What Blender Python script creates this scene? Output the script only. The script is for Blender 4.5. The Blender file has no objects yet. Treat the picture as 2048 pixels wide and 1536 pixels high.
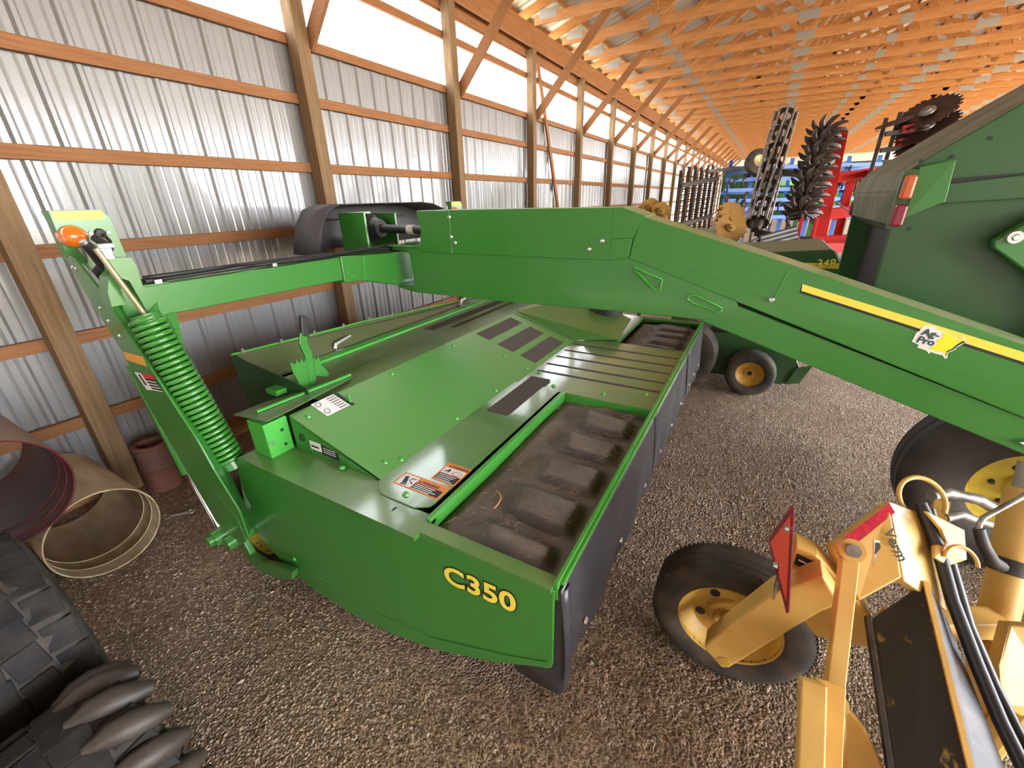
import bpy, bmesh, math, random
from mathutils import Vector, Matrix
random.seed(7)
S = bpy.context.scene
C = S.collection
R = math.radians

# ------------------------------------------------------------ camera
cam = bpy.data.cameras.new('camera'); cam_o = bpy.data.objects.new('camera', cam); C.objects.link(cam_o)
cam.sensor_fit = 'HORIZONTAL'; cam.sensor_width = 36.0; cam.lens = 36.0 * 838.126 / 2048.0
cam.clip_start = 0.02; cam.clip_end = 400
_r = Vector((0.49332335, -0.86949937, -0.02455449)); _u = Vector((0.3593227, 0.17799712, 0.9160809)); _f = Vector((0.79216114, 0.46074708, -0.400241))
mw = Matrix((_r, _u, -_f)).transposed().to_4x4(); mw.translation = (0, 0, 2.1)
cam_o.matrix_world = mw
S.camera = cam_o

# ------------------------------------------------------------ sky, sun, exposure
w = bpy.data.worlds.new('sky'); S.world = w; w.use_nodes = True
nt = w.node_tree; nt.nodes.clear()
sky = nt.nodes.new('ShaderNodeTexSky'); sky.sky_type = 'NISHITA'; sky.sun_disc = False
sky.sun_elevation = R(56); sky.sun_rotation = R(200); sky.air_density = 1.0; sky.dust_density = 3.0; sky.ozone_density = 1.0
mixs = nt.nodes.new('ShaderNodeMixRGB'); mixs.inputs[0].default_value = 0.75; mixs.inputs[2].default_value = (5.5, 5.8, 6.3, 1)
bg = nt.nodes.new('ShaderNodeBackground'); bg.inputs[1].default_value = 1.0
wo = nt.nodes.new('ShaderNodeOutputWorld')
nt.links.new(sky.outputs[0], mixs.inputs[1]); nt.links.new(mixs.outputs[0], bg.inputs[0]); nt.links.new(bg.outputs[0], wo.inputs[0])
sun = bpy.data.lights.new('sun', 'SUN'); sun.energy = 11.0; sun.angle = R(2.0); sun.color = (1.0, 0.93, 0.82)
sun_o = bpy.data.objects.new('sun', sun); C.objects.link(sun_o)
sun_o.rotation_euler = Vector((-0.25, 0.52, -0.85)).to_track_quat('-Z', 'Y').to_euler()
S.view_settings.view_transform = 'Standard'; S.view_settings.look = 'None'; S.view_settings.gamma = 1.0
S.view_settings.use_curve_mapping = False
S.view_settings.exposure = 2.25
S.cycles.max_bounces = 8; S.cycles.diffuse_bounces = 5; S.cycles.glossy_bounces = 3; S.cycles.transmission_bounces = 4; S.cycles.transparent_max_bounces = 8
S.cycles.sample_clamp_indirect = 6.0; S.cycles.caustics_reflective = False; S.cycles.caustics_refractive = False

# ------------------------------------------------------------ materials
MATS = {}
def mat(name, col, rough=0.5, metal=0.0, col2=None, nscale=8.0, stretch=(1, 1, 1), namt=0.5, bump=0.0, bscale=60.0, coat=0.0, dust=None, dustamt=0.0, spec=0.5, detail=4.0, ramp=(0.35, 0.65), dscale=5.0):
    """procedural principled material: base colour noise-mixed with a second colour, fine bump, dust on upward faces"""
    if name in MATS: return MATS[name]
    m = bpy.data.materials.new(name); m.use_nodes = True; t = m.node_tree; b = t.nodes['Principled BSDF']
    b.inputs['Roughness'].default_value = rough; b.inputs['Metallic'].default_value = metal
    b.inputs['Base Color'].default_value = (*col, 1); b.inputs['Specular IOR Level'].default_value = spec
    if coat: b.inputs['Coat Weight'].default_value = coat; b.inputs['Coat Roughness'].default_value = 0.10; b.inputs['Coat IOR'].default_value = 1.6
    tc = t.nodes.new('ShaderNodeTexCoord'); mp = t.nodes.new('ShaderNodeMapping'); mp.inputs['Scale'].default_value = stretch
    t.links.new(tc.outputs['Object'], mp.inputs['Vector'])
    out = None
    if col2 is not None:
        n = t.nodes.new('ShaderNodeTexNoise'); n.inputs['Scale'].default_value = nscale; n.inputs['Detail'].default_value = detail
        t.links.new(mp.outputs[0], n.inputs['Vector'])
        cr = t.nodes.new('ShaderNodeValToRGB'); cr.color_ramp.elements[0].position = ramp[0]; cr.color_ramp.elements[1].position = ramp[1]
        cr.color_ramp.elements[0].color = (*col, 1); cr.color_ramp.elements[1].color = tuple(col[i] * (1 - namt) + col2[i] * namt for i in range(3)) + (1,)
        t.links.new(n.outputs['Fac'], cr.inputs[0]); out = cr.outputs[0]
    if dust is not None:
        g = t.nodes.new('ShaderNodeNewGeometry'); sx = t.nodes.new('ShaderNodeSeparateXYZ'); t.links.new(g.outputs['Normal'], sx.inputs[0])
        n2 = t.nodes.new('ShaderNodeTexNoise'); n2.inputs['Scale'].default_value = dscale; n2.inputs['Detail'].default_value = 8.0; n2.inputs['Roughness'].default_value = 0.7
        t.links.new(tc.outputs['Object'], n2.inputs['Vector'])
        mr = t.nodes.new('ShaderNodeMapRange'); mr.inputs[1].default_value = 0.75; mr.inputs[2].default_value = 1.0; t.links.new(sx.outputs['Z'], mr.inputs[0])
        m2 = t.nodes.new('ShaderNodeMapRange'); m2.inputs[1].default_value = 0.35; m2.inputs[2].default_value = 0.75; m2.inputs[3].default_value = 0.25 * dustamt; m2.inputs[4].default_value = dustamt; t.links.new(n2.outputs['Fac'], m2.inputs[0])
        mu = t.nodes.new('ShaderNodeMath'); mu.operation = 'MULTIPLY'; t.links.new(mr.outputs[0], mu.inputs[0]); t.links.new(m2.outputs[0], mu.inputs[1])
        mx = t.nodes.new('ShaderNodeMixRGB'); mx.inputs[1].default_value = (*col, 1); mx.inputs[2].default_value = (*dust, 1)
        if out: t.links.new(out, mx.inputs[1])
        t.links.new(mu.outputs[0], mx.inputs[0]); out = mx.outputs[0]
        ra = t.nodes.new('ShaderNodeMath'); ra.operation = 'MULTIPLY_ADD'; ra.inputs[1].default_value = 0.35; ra.inputs[2].default_value = rough
        t.links.new(mu.outputs[0], ra.inputs[0]); t.links.new(ra.outputs[0], b.inputs['Roughness'])
    if out: t.links.new(out, b.inputs['Base Color'])
    if bump:
        n3 = t.nodes.new('ShaderNodeTexNoise'); n3.inputs['Scale'].default_value = bscale; n3.inputs['Detail'].default_value = 3.0
        t.links.new(mp.outputs[0], n3.inputs['Vector'])
        bp = t.nodes.new('ShaderNodeBump'); bp.inputs['Strength'].default_value = bump; bp.inputs['Distance'].default_value = 0.01
        t.links.new(n3.outputs['Fac'], bp.inputs['Height']); t.links.new(bp.outputs[0], b.inputs['Normal'])
    MATS[name] = m
    return m

DUST = (0.33, 0.26, 0.15)
GREEN = mat('green_paint', (0.040, 0.195, 0.030), 0.30, coat=0.25, dust=DUST, dustamt=0.12)
GREEN_D = mat('green_paint_dusty', (0.050, 0.20, 0.034), 0.28, coat=0.9, dust=(0.30, 0.30, 0.13), dustamt=0.42)
GREEN_T = mat('green_paint_trough', (0.040, 0.17, 0.026), 0.30, coat=0.2, dust=(0.30, 0.26, 0.13), dustamt=0.62, dscale=3.0)
GREEN_B = mat('green_paint_bright', (0.06, 0.36, 0.045), 0.38, coat=0.15)
GREEN_O = mat('green_paint_old', (0.024, 0.098, 0.026), 0.42, col2=(0.040, 0.065, 0.024), nscale=2.5, namt=0.5, dust=(0.30, 0.24, 0.14), dustamt=0.8)
YELLOW = mat('yellow_paint', (0.80, 0.60, 0.045), 0.4)
DECAL_Y = mat('yellow_decal', (0.88, 0.72, 0.08), 0.4)
YEL_OLD = mat('yellow_paint_worn', (0.66, 0.40, 0.095), 0.45, col2=(0.46, 0.25, 0.055), nscale=5.0, namt=0.6, bump=0.05)
RIM_Y = mat('rim_yellow', (0.62, 0.47, 0.05), 0.45, col2=(0.35, 0.22, 0.03), nscale=9, namt=0.5)
RIM_O = mat('rim_amber', (0.55, 0.32, 0.05), 0.5, col2=(0.25, 0.13, 0.03), nscale=8, namt=0.6)
BLACK = mat('black_plastic', (0.018, 0.017, 0.018), 0.42, bump=0.02, bscale=150)
BLACK_D = mat('black_plastic_dusty', (0.034, 0.029, 0.027), 0.6, col2=(0.10, 0.08, 0.068), nscale=6.0, namt=0.85, dust=(0.24, 0.19, 0.15), dustamt=0.8, dscale=7.0, bump=0.08, bscale=90, detail=9)
GRIT = mat('grit_strip', (0.060, 0.048, 0.042), 0.85, col2=(0.13, 0.10, 0.085), nscale=140, namt=0.6, bump=0.15, bscale=300)
CURTAIN = mat('rubber_curtain', (0.030, 0.028, 0.032), 0.38, col2=(0.05, 0.045, 0.05), nscale=3, namt=0.7)
RUBBER = mat('tyre_rubber', (0.022, 0.019, 0.017), 0.75, col2=(0.085, 0.058, 0.036), nscale=7, namt=0.8, bump=0.1, bscale=40, detail=8)
RUBBER_D = mat('tyre_rubber_dirty', (0.026, 0.022, 0.020), 0.6, col2=(0.12, 0.085, 0.055), nscale=9, namt=0.75, bump=0.2, bscale=50, detail=10, ramp=(0.5, 0.75))
STEEL = mat('zinc_steel', (0.62, 0.61, 0.58), 0.3, metal=0.9)
CHROME = mat('chrome_rod', (0.8, 0.8, 0.82), 0.12, metal=1.0)
STEEL_W = mat('worn_steel', (0.16, 0.13, 0.11), 0.5, metal=0.6, col2=(0.45, 0.42, 0.38), nscale=14, namt=0.8)
IRON = mat('dark_iron', (0.030, 0.022, 0.019), 0.55, metal=0.3, col2=(0.10, 0.060, 0.040), nscale=12, namt=0.7)
BLACK_M = mat('black_painted_metal', (0.016, 0.016, 0.016), 0.55, col2=(0.09, 0.07, 0.05), nscale=10, namt=0.4)
RED = mat('red_paint', (0.50, 0.020, 0.016), 0.6, col2=(0.30, 0.02, 0.015), nscale=4, namt=0.6, spec=0.2)
BLUE = mat('blue_paint', (0.045, 0.16, 0.52), 0.45, col2=(0.06, 0.10, 0.25), nscale=5, namt=0.5)
WHITE = mat('white_decal', (0.80, 0.79, 0.76), 0.45)
INK = mat('black_ink', (0.012, 0.012, 0.012), 0.5)
ORANGE = mat('warning_orange', (0.78, 0.23, 0.045), 0.45)
REDINK = mat('red_ink', (0.60, 0.04, 0.04), 0.45)
AMBER = mat('amber_reflector', (0.82, 0.36, 0.02), 0.35)
SMV = mat('fluorescent_orange', (0.95, 0.10, 0.045), 0.5)
SMV_R = mat('red_reflective_border', (0.26, 0.02, 0.03), 0.4)
REFL = mat('red_reflective_tape', (0.50, 0.01, 0.03), 0.3, col2=(0.25, 0.0, 0.015), nscale=60, namt=0.8)
def wood(name, c1, c2, st, rough=0.75):
    return mat(name, c1, rough, col2=c2, nscale=6.0, stretch=st, namt=0.9, bump=0.06, bscale=9.0, detail=7, ramp=(0.3, 0.75), spec=0.2)
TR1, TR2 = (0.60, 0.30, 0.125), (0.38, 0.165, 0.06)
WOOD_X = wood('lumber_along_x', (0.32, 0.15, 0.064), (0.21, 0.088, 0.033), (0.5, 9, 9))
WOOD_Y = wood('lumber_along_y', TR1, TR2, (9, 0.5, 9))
WOOD_Z = wood('post_lumber', (0.26, 0.165, 0.085), (0.15, 0.09, 0.042), (9, 9, 0.5))
PLATE = mat('galvanised_plate', (0.36, 0.35, 0.33), 0.55, metal=0.4)

# ------------------------------------------------------------ geometry helpers
VIEW = Vector((0, 0, 2.1))
class MB:
    """collects faces; build() links them as ONE mesh object"""
    def __init__(self): self.v = []; self.f = []; self.mi = []; self.m = 0
    def add(self, vs, fs):
        o = len(self.v); self.v += [tuple(map(float, p)) for p in vs]
        for f in fs: self.f.append(tuple(i + o for i in f)); self.mi.append(self.m)
        return self
    def box(self, x0, x1, y0, y1, z0, z1):
        if x0 > x1: x0, x1 = x1, x0
        if y0 > y1: y0, y1 = y1, y0
        if z0 > z1: z0, z1 = z1, z0
        return self.add([(x0, y0, z0), (x1, y0, z0), (x1, y1, z0), (x0, y1, z0), (x0, y0, z1), (x1, y0, z1), (x1, y1, z1), (x0, y1, z1)],
                        [(0, 3, 2, 1), (4, 5, 6, 7), (0, 1, 5, 4), (1, 2, 6, 5), (2, 3, 7, 6), (3, 0, 4, 7)])
    def quad(self, a, b, c, d): return self.add([a, b, c, d], [(0, 1, 2, 3)])
    def prism(self, poly, axis, a0, a1):
        """2D outline swept along axis; poly coords are the other two axes in xyz order"""
        if a0 > a1: a0, a1 = a1, a0
        def p(q, a):
            return {'x': (a, q[0], q[1]), 'y': (q[0], a, q[1]), 'z': (q[0], q[1], a)}[axis]
        n = len(poly); ar = sum(poly[i][0] * poly[(i + 1) % n][1] - poly[(i + 1) % n][0] * poly[i][1] for i in range(n))
        pl = poly if ar > 0 else poly[::-1]
        if axis == 'y': pl = pl[::-1]
        vs = [p(q, a0) for q in pl] + [p(q, a1) for q in pl]
        return self.add(vs, [tuple(range(n - 1, -1, -1)), tuple(range(n, 2 * n))] + [(i, (i + 1) % n, (i + 1) % n + n, i + n) for i in range(n)])
    def plate(self, pts, thick):
        """planar 3D outline given a thickness along its normal (behind it)"""
        P = [Vector(p) for p in pts]; nn = Vector(); O = P[0].copy(); P = [p - O for p in P]
        for i in range(len(P)): nn += P[i].cross(P[(i + 1) % len(P)])
        nn.normalize(); n = len(P); P = [p + O for p in P]
        if nn.dot(VIEW - O) < 0: P = P[::-1]; nn = -nn      # the outline is the face on the aisle side
        vs = P + [p - nn * thick for p in P]
        return self.add(vs, [tuple(range(n)), tuple(range(2 * n - 1, n - 1, -1))] + [((i + 1) % n, i, i + n, (i + 1) % n + n) for i in range(n)])
    def beam(self, a, b, w, h, up=(0, 0, 1)):
        """square bar from a to b, w across, h along up"""
        a, b = Vector(a), Vector(b); d = (b - a).normalized(); u = Vector(up); s = d.cross(u)
        if s.length < 1e-4: s = d.cross(Vector((1, 0, 0)))
        s.normalize(); u = s.cross(d)
        o = [(-w / 2, -h / 2), (w / 2, -h / 2), (w / 2, h / 2), (-w / 2, h / 2)]
        vs = [a + s * i + u * j for i, j in o] + [b + s * i + u * j for i, j in o]
        return self.add(vs, [(0, 1, 2, 3), (7, 6, 5, 4), (0, 4, 5, 1), (1, 5, 6, 2), (2, 6, 7, 3), (3, 7, 4, 0)])
    def tube(self, pts, r, n=10, closed=False, caps=True):
        P = [Vector(p) for p in pts]; rs = r if isinstance(r, (list, tuple)) else [r] * len(P); rings = []
        prev = None
        for i, p in enumerate(P):
            if closed: d = P[(i + 1) % len(P)] - P[i - 1]
            else: d = P[min(i + 1, len(P) - 1)] - P[max(i - 1, 0)]
            d.normalize()
            if prev is None:
                s = d.cross(Vector((0, 0, 1)))
                if s.length < 0.05: s = d.cross(Vector((1, 0, 0)))
            else: s = prev - d * prev.dot(d)
            s.normalize(); prev = s; u = d.cross(s)
            rings.append([p + (s * math.cos(2 * math.pi * k / n) + u * math.sin(2 * math.pi * k / n)) * rs[i] for k in range(n)])
        vs = [q for rg in rings for q in rg]; fs = []; L = len(P)
        for i in range(L if closed else L - 1):
            for k in range(n): fs.append((i * n + k, i * n + (k + 1) % n, ((i + 1) % L) * n + (k + 1) % n, ((i + 1) % L) * n + k))
        if caps and not closed: fs += [tuple(range(n - 1, -1, -1)), tuple((L - 1) * n + k for k in range(n))]
        return self.add(vs, fs)
    def lathe(self, prof, o, axis, n=32, a0=0.0, a1=2 * math.pi, closed=True):
        """profile (radius, along) turned about axis through o"""
        o = Vector(o); d = Vector(axis).normalized(); s = d.cross(Vector((0, 0, 1)))
        if s.length < 0.05: s = d.cross(Vector((1, 0, 0)))
        s.normalize(); u = d.cross(s); full = abs(a1 - a0 - 2 * math.pi) < 1e-6; m = n if full else n + 1; vs = []
        for k in range(m):
            a = a0 + (a1 - a0) * k / n; e = s * math.cos(a) + u * math.sin(a)
            vs += [o + e * r + d * h for r, h in prof]
        L = len(prof); fs = []
        for k in range(n):
            k2 = (k + 1) % m
            for i in range(L if closed else L - 1):
                j = (i + 1) % L; fs.append((k * L + i, k2 * L + i, k2 * L + j, k * L + j))
        return self.add(vs, fs)
    def disc(self, o, axis, r, th, n=24):
        o = Vector(o); d = Vector(axis).normalized()
        return self.tube([o - d * th / 2, o + d * th / 2], r, n)
    def build(self, name, mats, parent=None, smooth=None, bevel=0.0, label=None, fixn=False):
        me = bpy.data.meshes.new(name); me.from_pydata(self.v, [], self.f)
        for m in (mats if isinstance(mats, (list, tuple)) else [mats]): me.materials.append(m)
        if self.m or any(self.mi):
            me.polygons.foreach_set('material_index', self.mi)
        if fixn:
            b = bmesh.new(); b.from_mesh(me); bmesh.ops.recalc_face_normals(b, faces=b.faces); b.to_mesh(me); b.free()
        if smooth is not None:
            me.shade_smooth(); me.set_sharp_from_angle(angle=R(smooth))
        o = bpy.data.objects.new(name, me); C.objects.link(o)
        if parent: o.parent = parent
        if label: o['label'] = label
        if bevel:
            bv = o.modifiers.new('bevel', 'BEVEL'); bv.width = bevel; bv.segments = 2; bv.limit_method = 'ANGLE'; bv.angle_limit = R(40)
        return o

def tag(o, label, cat, group=None):
    o['label'] = label; o['category'] = cat
    if group: o['group'] = group
    return o
def thing(name, label, cat, loc=(0, 0, 0), group=None, rz=0.0):
    o = bpy.data.objects.new(name, None); C.objects.link(o); o.location = loc; o.rotation_euler = (0, 0, rz); o.empty_display_size = 0.1
    if loc != (0, 0, 0) or rz: bpy.context.view_layer.update()
    return tag(o, label, cat, group)
def struct(o): o['kind'] = 'structure'; return o
def link_copy(src, name, parent, loc=(0, 0, 0), rot=None, scale=None):
    c = src.copy(); c.name = name; C.objects.link(c); c.parent = parent; c.location = loc
    if rot: c.rotation_euler = rot
    if scale: c.scale = scale
    return c
def keep(o, parent):
    """parent a world-space part under a moved empty without moving it"""
    o.parent = parent; o.matrix_parent_inverse = parent.matrix_world.inverted(); return o
def circ(r, n, c=(0, 0), a0=0): return [(c[0] + r * math.cos(a0 + 2 * math.pi * i / n), c[1] + r * math.sin(a0 + 2 * math.pi * i / n)) for i in range(n)]
def rrect(x0, x1, y0, y1, r, n=4):
    p = []
    for cx, cy, a in ((x1 - r, y1 - r, 0), (x0 + r, y1 - r, 90), (x0 + r, y0 + r, 180), (x1 - r, y0 + r, 270)):
        p += [(cx + r * math.cos(R(a + 90 * i / n)), cy + r * math.sin(R(a + 90 * i / n))) for i in range(n + 1)]
    return p
FONT = {}
def text(name, s, size, mat_, parent, origin, xdir, ydir, depth=0.001, xs=1.0, align='LEFT', shear=0.0, spacing=1.0, offset=0.0, bold=False):
    """flat lettering as a mesh: xdir is the reading direction, ydir up the letters"""
    cu = bpy.data.curves.new(name, 'FONT'); cu.body = s; cu.size = size; cu.extrude = depth; cu.align_x = align; cu.shear = shear; cu.space_character = spacing; cu.offset = offset
    o = bpy.data.objects.new(name, cu); C.objects.link(o)
    bpy.context.view_layer.update()
    me = bpy.data.meshes.new_from_object(o.evaluated_get(bpy.context.evaluated_depsgraph_get()))
    C.objects.unlink(o); bpy.data.objects.remove(o)
    x = Vector(xdir).normalized(); y = Vector(ydir); y = (y - x * y.dot(x)).normalized(); z = x.cross(y)
    M = Matrix((x, y, z)).transposed().to_4x4(); M.translation = origin
    me.transform(Matrix.Diagonal((xs, 1, 1, 1))); me.transform(M); me.materials.clear(); me.materials.append(mat_)
    o = bpy.data.objects.new(name, me); C.objects.link(o)
    if parent: o.parent = parent
    return o
# ============================================================ THE SHED
XN, XF = -4.10, 47.18                    # near and far gable
YL, YR = 4.30, -10.46                     # left wall sheet, right open side
POSTX = [3.257 + 2.44 * k for k in range(-3, 19) if 3.257 + 2.44 * k < XF]
# ---- ground
def ground_mat(name, base, c2, c3, outside=False):
    m = bpy.data.materials.new(name); m.use_nodes = True; t = m.node_tree; b = t.nodes['Principled BSDF']; b.inputs['Roughness'].default_value = 0.9; b.inputs['Specular IOR Level'].default_value = 0.15
    tc = t.nodes.new('ShaderNodeTexCoord')
    v = t.nodes.new('ShaderNodeTexVoronoi'); v.inputs['Scale'].default_value = 85; t.links.new(tc.outputs['Object'], v.inputs['Vector'])
    n = t.nodes.new('ShaderNodeTexNoise'); n.inputs['Scale'].default_value = 1.1; n.inputs['Detail'].default_value = 8; t.links.new(tc.outputs['Object'], n.inputs['Vector'])
    sep = t.nodes.new('ShaderNodeSeparateColor'); t.links.new(v.outputs['Color'], sep.inputs[0])
    r1 = t.nodes.new('ShaderNodeValToRGB'); e = r1.color_ramp.elements; e[0].color = (*base, 1); e[1].color = (*c2, 1); e[0].position = 0.15; e[1].position = 0.95; e2 = e.new(0.78); e2.color = tuple(base[i] * 0.6 + c2[i] * 0.25 for i in range(3)) + (1,)
    t.links.new(sep.outputs[0], r1.inputs[0])
    r2 = t.nodes.new('ShaderNodeValToRGB'); r2.color_ramp.elements[0].position = 0.4; r2.color_ramp.elements[1].position = 0.65
    t.links.new(n.outputs['Fac'], r2.inputs[0])
    mx = t.nodes.new('ShaderNodeMixRGB'); mx.inputs[2].default_value = (*c3, 1); t.links.new(r1.outputs[0], mx.inputs[1])
    mu = t.nodes.new('ShaderNodeMath'); mu.operation = 'MULTIPLY'; mu.inputs[1].default_value = 0.55; t.links.new(r2.outputs[0], mu.inputs[0]); t.links.new(mu.outputs[0], mx.inputs[0])
    t.links.new(mx.outputs[0], b.inputs['Base Color'])
    bp = t.nodes.new('ShaderNodeBump'); bp.inputs['Strength'].default_value = 0.9; bp.inputs['Distance'].default_value = 0.02; bp.invert = True
    t.links.new(v.outputs['Distance'], bp.inputs['Height']); t.links.new(bp.outputs[0], b.inputs['Normal'])
    return m
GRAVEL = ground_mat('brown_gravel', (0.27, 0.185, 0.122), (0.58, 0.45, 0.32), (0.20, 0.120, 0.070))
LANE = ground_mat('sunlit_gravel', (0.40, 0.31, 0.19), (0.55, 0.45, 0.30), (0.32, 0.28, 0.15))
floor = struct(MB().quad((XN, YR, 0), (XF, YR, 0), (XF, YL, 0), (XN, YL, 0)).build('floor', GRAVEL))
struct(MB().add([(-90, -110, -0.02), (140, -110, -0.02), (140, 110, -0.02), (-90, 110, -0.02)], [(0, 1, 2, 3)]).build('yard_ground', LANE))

# ---- left wall: siding sheets, girts, posts
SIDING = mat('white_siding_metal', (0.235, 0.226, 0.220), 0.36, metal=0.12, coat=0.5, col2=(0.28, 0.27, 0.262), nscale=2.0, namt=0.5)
ROOFM = mat('galvanised_roof_sheet', (0.50, 0.49, 0.47), 0.4, metal=0.5)
wall = struct(MB().box(XN, XF, 4.262, 4.298, 0.0, 0.20).build('wall_left', WOOD_X))
P9 = 0.2305
def sheet_profile():
    pts = []
    for k in range(4):
        a = k * P9
        pts += [(a - 0.030, 0), (a - 0.012, -0.019), (a + 0.012, -0.019), (a + 0.030, 0)]
        for q in (0.0775, 0.153): pts += [(a + q - 0.011, 0), (a + q, -0.0045), (a + q + 0.011, 0)]
    pts.append((4 * P9 - 0.030, 0))
    return pts
def siding(z0, z1):
    pr = sheet_profile(); m = MB(); n = len(pr)
    m.add([(x, y, z0) for x, y in pr] + [(x, y, z1) for x, y in pr], [(i, i + 1, n + i + 1, n + i) for i in range(n - 1)])
    return m
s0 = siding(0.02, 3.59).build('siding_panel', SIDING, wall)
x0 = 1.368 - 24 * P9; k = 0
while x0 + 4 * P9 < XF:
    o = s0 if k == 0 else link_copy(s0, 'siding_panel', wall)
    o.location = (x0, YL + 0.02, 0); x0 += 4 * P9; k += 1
GZ = [0.636, 1.250, 1.861, 2.470, 3.080, 3.563, 4.180]
g0 = None
for i in range(len(POSTX) - 1):
    for j, z in enumerate(GZ):
        if g0 is None: g0 = MB().box(0, 2.436, 4.261, 4.299, -0.0445, 0.0445).build('girt', WOOD_X, wall, bevel=0.003); o = g0
        else: o = link_copy(g0, 'girt', wall)
        o.location = (POSTX[i] + 0.072, 0, z + (0.0 if j > 4 else 0.0))
    if i % 1 == 0 and False: pass
p0 = None
for x in POSTX + [XF - 0.05]:
    if p0 is None: p0 = MB().box(0, 0.14, 4.12, 4.26, 0, 4.55).build('wall_post', WOOD_Z, wall, bevel=0.005); o = p0
    else: o = link_copy(p0, 'wall_post', wall)
    o.location = (x, 0, 0)
MB().box(XN, XF, 4.105, 4.145, 4.55, 4.865).build('eave_beam', WOOD_X, wall, bevel=0.003)
MB().box(XN, XF, 4.262, 4.300, 4.47, 4.80).build('eave_beam', WOOD_X, wall)
b0 = None
for x in POSTX:
    if b0 is None: b0 = MB().beam((0, 4.16, 3.52), (0, 2.80, 4.94), 0.038, 0.14, (0, 0.7, 0.7)).build('knee_brace', WOOD_X, wall, bevel=0.003); o = b0
    else: o = link_copy(b0, 'knee_brace', wall)
    o.location = (x + 0.161, 0, 0)
MB().beam((8.52, 4.23, 4.45), (9.80, 4.23, 1.40), 0.038, 0.09, (1, 0, 0.4)).build('wind_brace', WOOD_X, wall)
# ---- translucent strip above the siding
CLEAR = bpy.data.materials.new('translucent_sheet'); CLEAR.use_nodes = True
t = CLEAR.node_tree; t.nodes.clear(); mo = t.nodes.new('ShaderNodeOutputMaterial'); mxs = t.nodes.new('ShaderNodeMixShader'); tl = t.nodes.new('ShaderNodeBsdfTranslucent'); tp = t.nodes.new('ShaderNodeBsdfTransparent')
tl.inputs[0].default_value = (0.50, 0.50, 0.49, 1); tp.inputs[0].default_value = (0.50, 0.50, 0.50, 1); mxs.inputs[0].default_value = 0.6
t.links.new(tp.outputs[0], mxs.inputs[1]); t.links.new(tl.outputs[0], mxs.inputs[2]); t.links.new(mxs.outputs[0], mo.inputs[0])
win = struct(MB().box(XN, XF, 4.300, 4.316, 4.44, 4.47).build('window_1', WOOD_X))
c0 = None
for x in POSTX[:-1]:
    if c0 is None:
        m = MB(); n = 22; vs = []
        for i in range(n + 1):
            xx = 2.44 * i / n; yy = 0.0 if i % 2 else -0.012; vs += [(xx, yy, 3.56), (xx, yy, 4.86)]
        m.add(vs, [(2 * i, 2 * i + 2, 2 * i + 3, 2 * i + 1) for i in range(n)])
        c0 = m.build('pane', CLEAR, win, label='translucent white light panel'); o = c0
    else: o = link_copy(c0, 'pane', win)
    o.location = (x + 0.07, YL + 0.03, 0)

# ---- roof: trusses, purlins, ribbed sheets
RIDGE_Y = (YL + YR) / 2; PITCH = 0.30; HEEL = 4.955
def roof_z(y): return HEEL + 0.13 + (abs(YL - RIDGE_Y) - abs(y - RIDGE_Y)) * PITCH
ceil_bm = MB(); xs = []; x = XN - 0.4
while x < XF + 0.4:
    xs += [(x, 0), (x + 0.03, 0.02), (x + 0.055, 0.02), (x + 0.085, 0)]; x += 0.2305
for ya, yb in ((YL + 0.45, RIDGE_Y), (YR - 0.45, RIDGE_Y)):
    n = len(xs); za = roof_z(ya) + 0.145; zb = roof_z(yb) + 0.145
    ceil_bm.add([(q, ya, za + h) for q, h in xs] + [(q, yb, zb + h) for q, h in xs], [(i, i + 1, n + i + 1, n + i) for i in range(n - 1)])
ceiling = struct(ceil_bm.build('ceiling', ROOFM))
for sgn in (1, -1):
    d = 0.25
    while d < 7.8:
        y = RIDGE_Y + sgn * d; z = roof_z(y) + 0.105
        a = math.atan(PITCH) * -sgn; c, s_ = math.cos(a), math.sin(a)
        MB().beam((XN - 0.3, y, z), (XF + 0.3, y, z), 0.038, 0.085, (0, -s_, c)).build('purlin', WOOD_X, ceiling)
        d += 0.61
# truss members in the y-z plane
bc = [(YL - 0.16, HEEL), (YR + 0.16, HEEL)]
tops = [((YL + 0.40, roof_z(YL + 0.40)), (RIDGE_Y, roof_z(RIDGE_Y))), ((YR - 0.40, roof_z(YR - 0.40)), (RIDGE_Y, roof_z(RIDGE_Y)))]
webs = []
bot_n = [4.14 - i * (4.14 - YR) / 8.0 for i in range(9)]
top_n = [RIDGE_Y + (4.14 - RIDGE_Y) * k / 4.0 for k in (3, 2, 1)] + [RIDGE_Y] + [RIDGE_Y - (4.14 - RIDGE_Y) * k / 4.0 for k in (1, 2, 3)]
half = (YL - YR) / 2
node_b = [RIDGE_Y + half * q for q in (0.74, 0.417, 0.14, -0.14, -0.417, -0.74)]
node_t = [RIDGE_Y + half * q for q in (0.58, 0.28, 0.0, -0.28, -0.58)]
for i, yt in enumerate(node_t):
    webs += [(node_b[i], yt), (node_b[i + 1], yt)]
for q in (0.74, -0.74): webs.append((RIDGE_Y + half * q, RIDGE_Y + half * q))
plates = [(0.01, HEEL), (-2.95, HEEL), (-4.62, HEEL), (-6.16, HEEL), (3.88, HEEL + 0.06), (YR + 0.45, HEEL + 0.06), (-1.54, HEEL), (node_b[0], HEEL), (node_b[-1], HEEL)]
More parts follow.
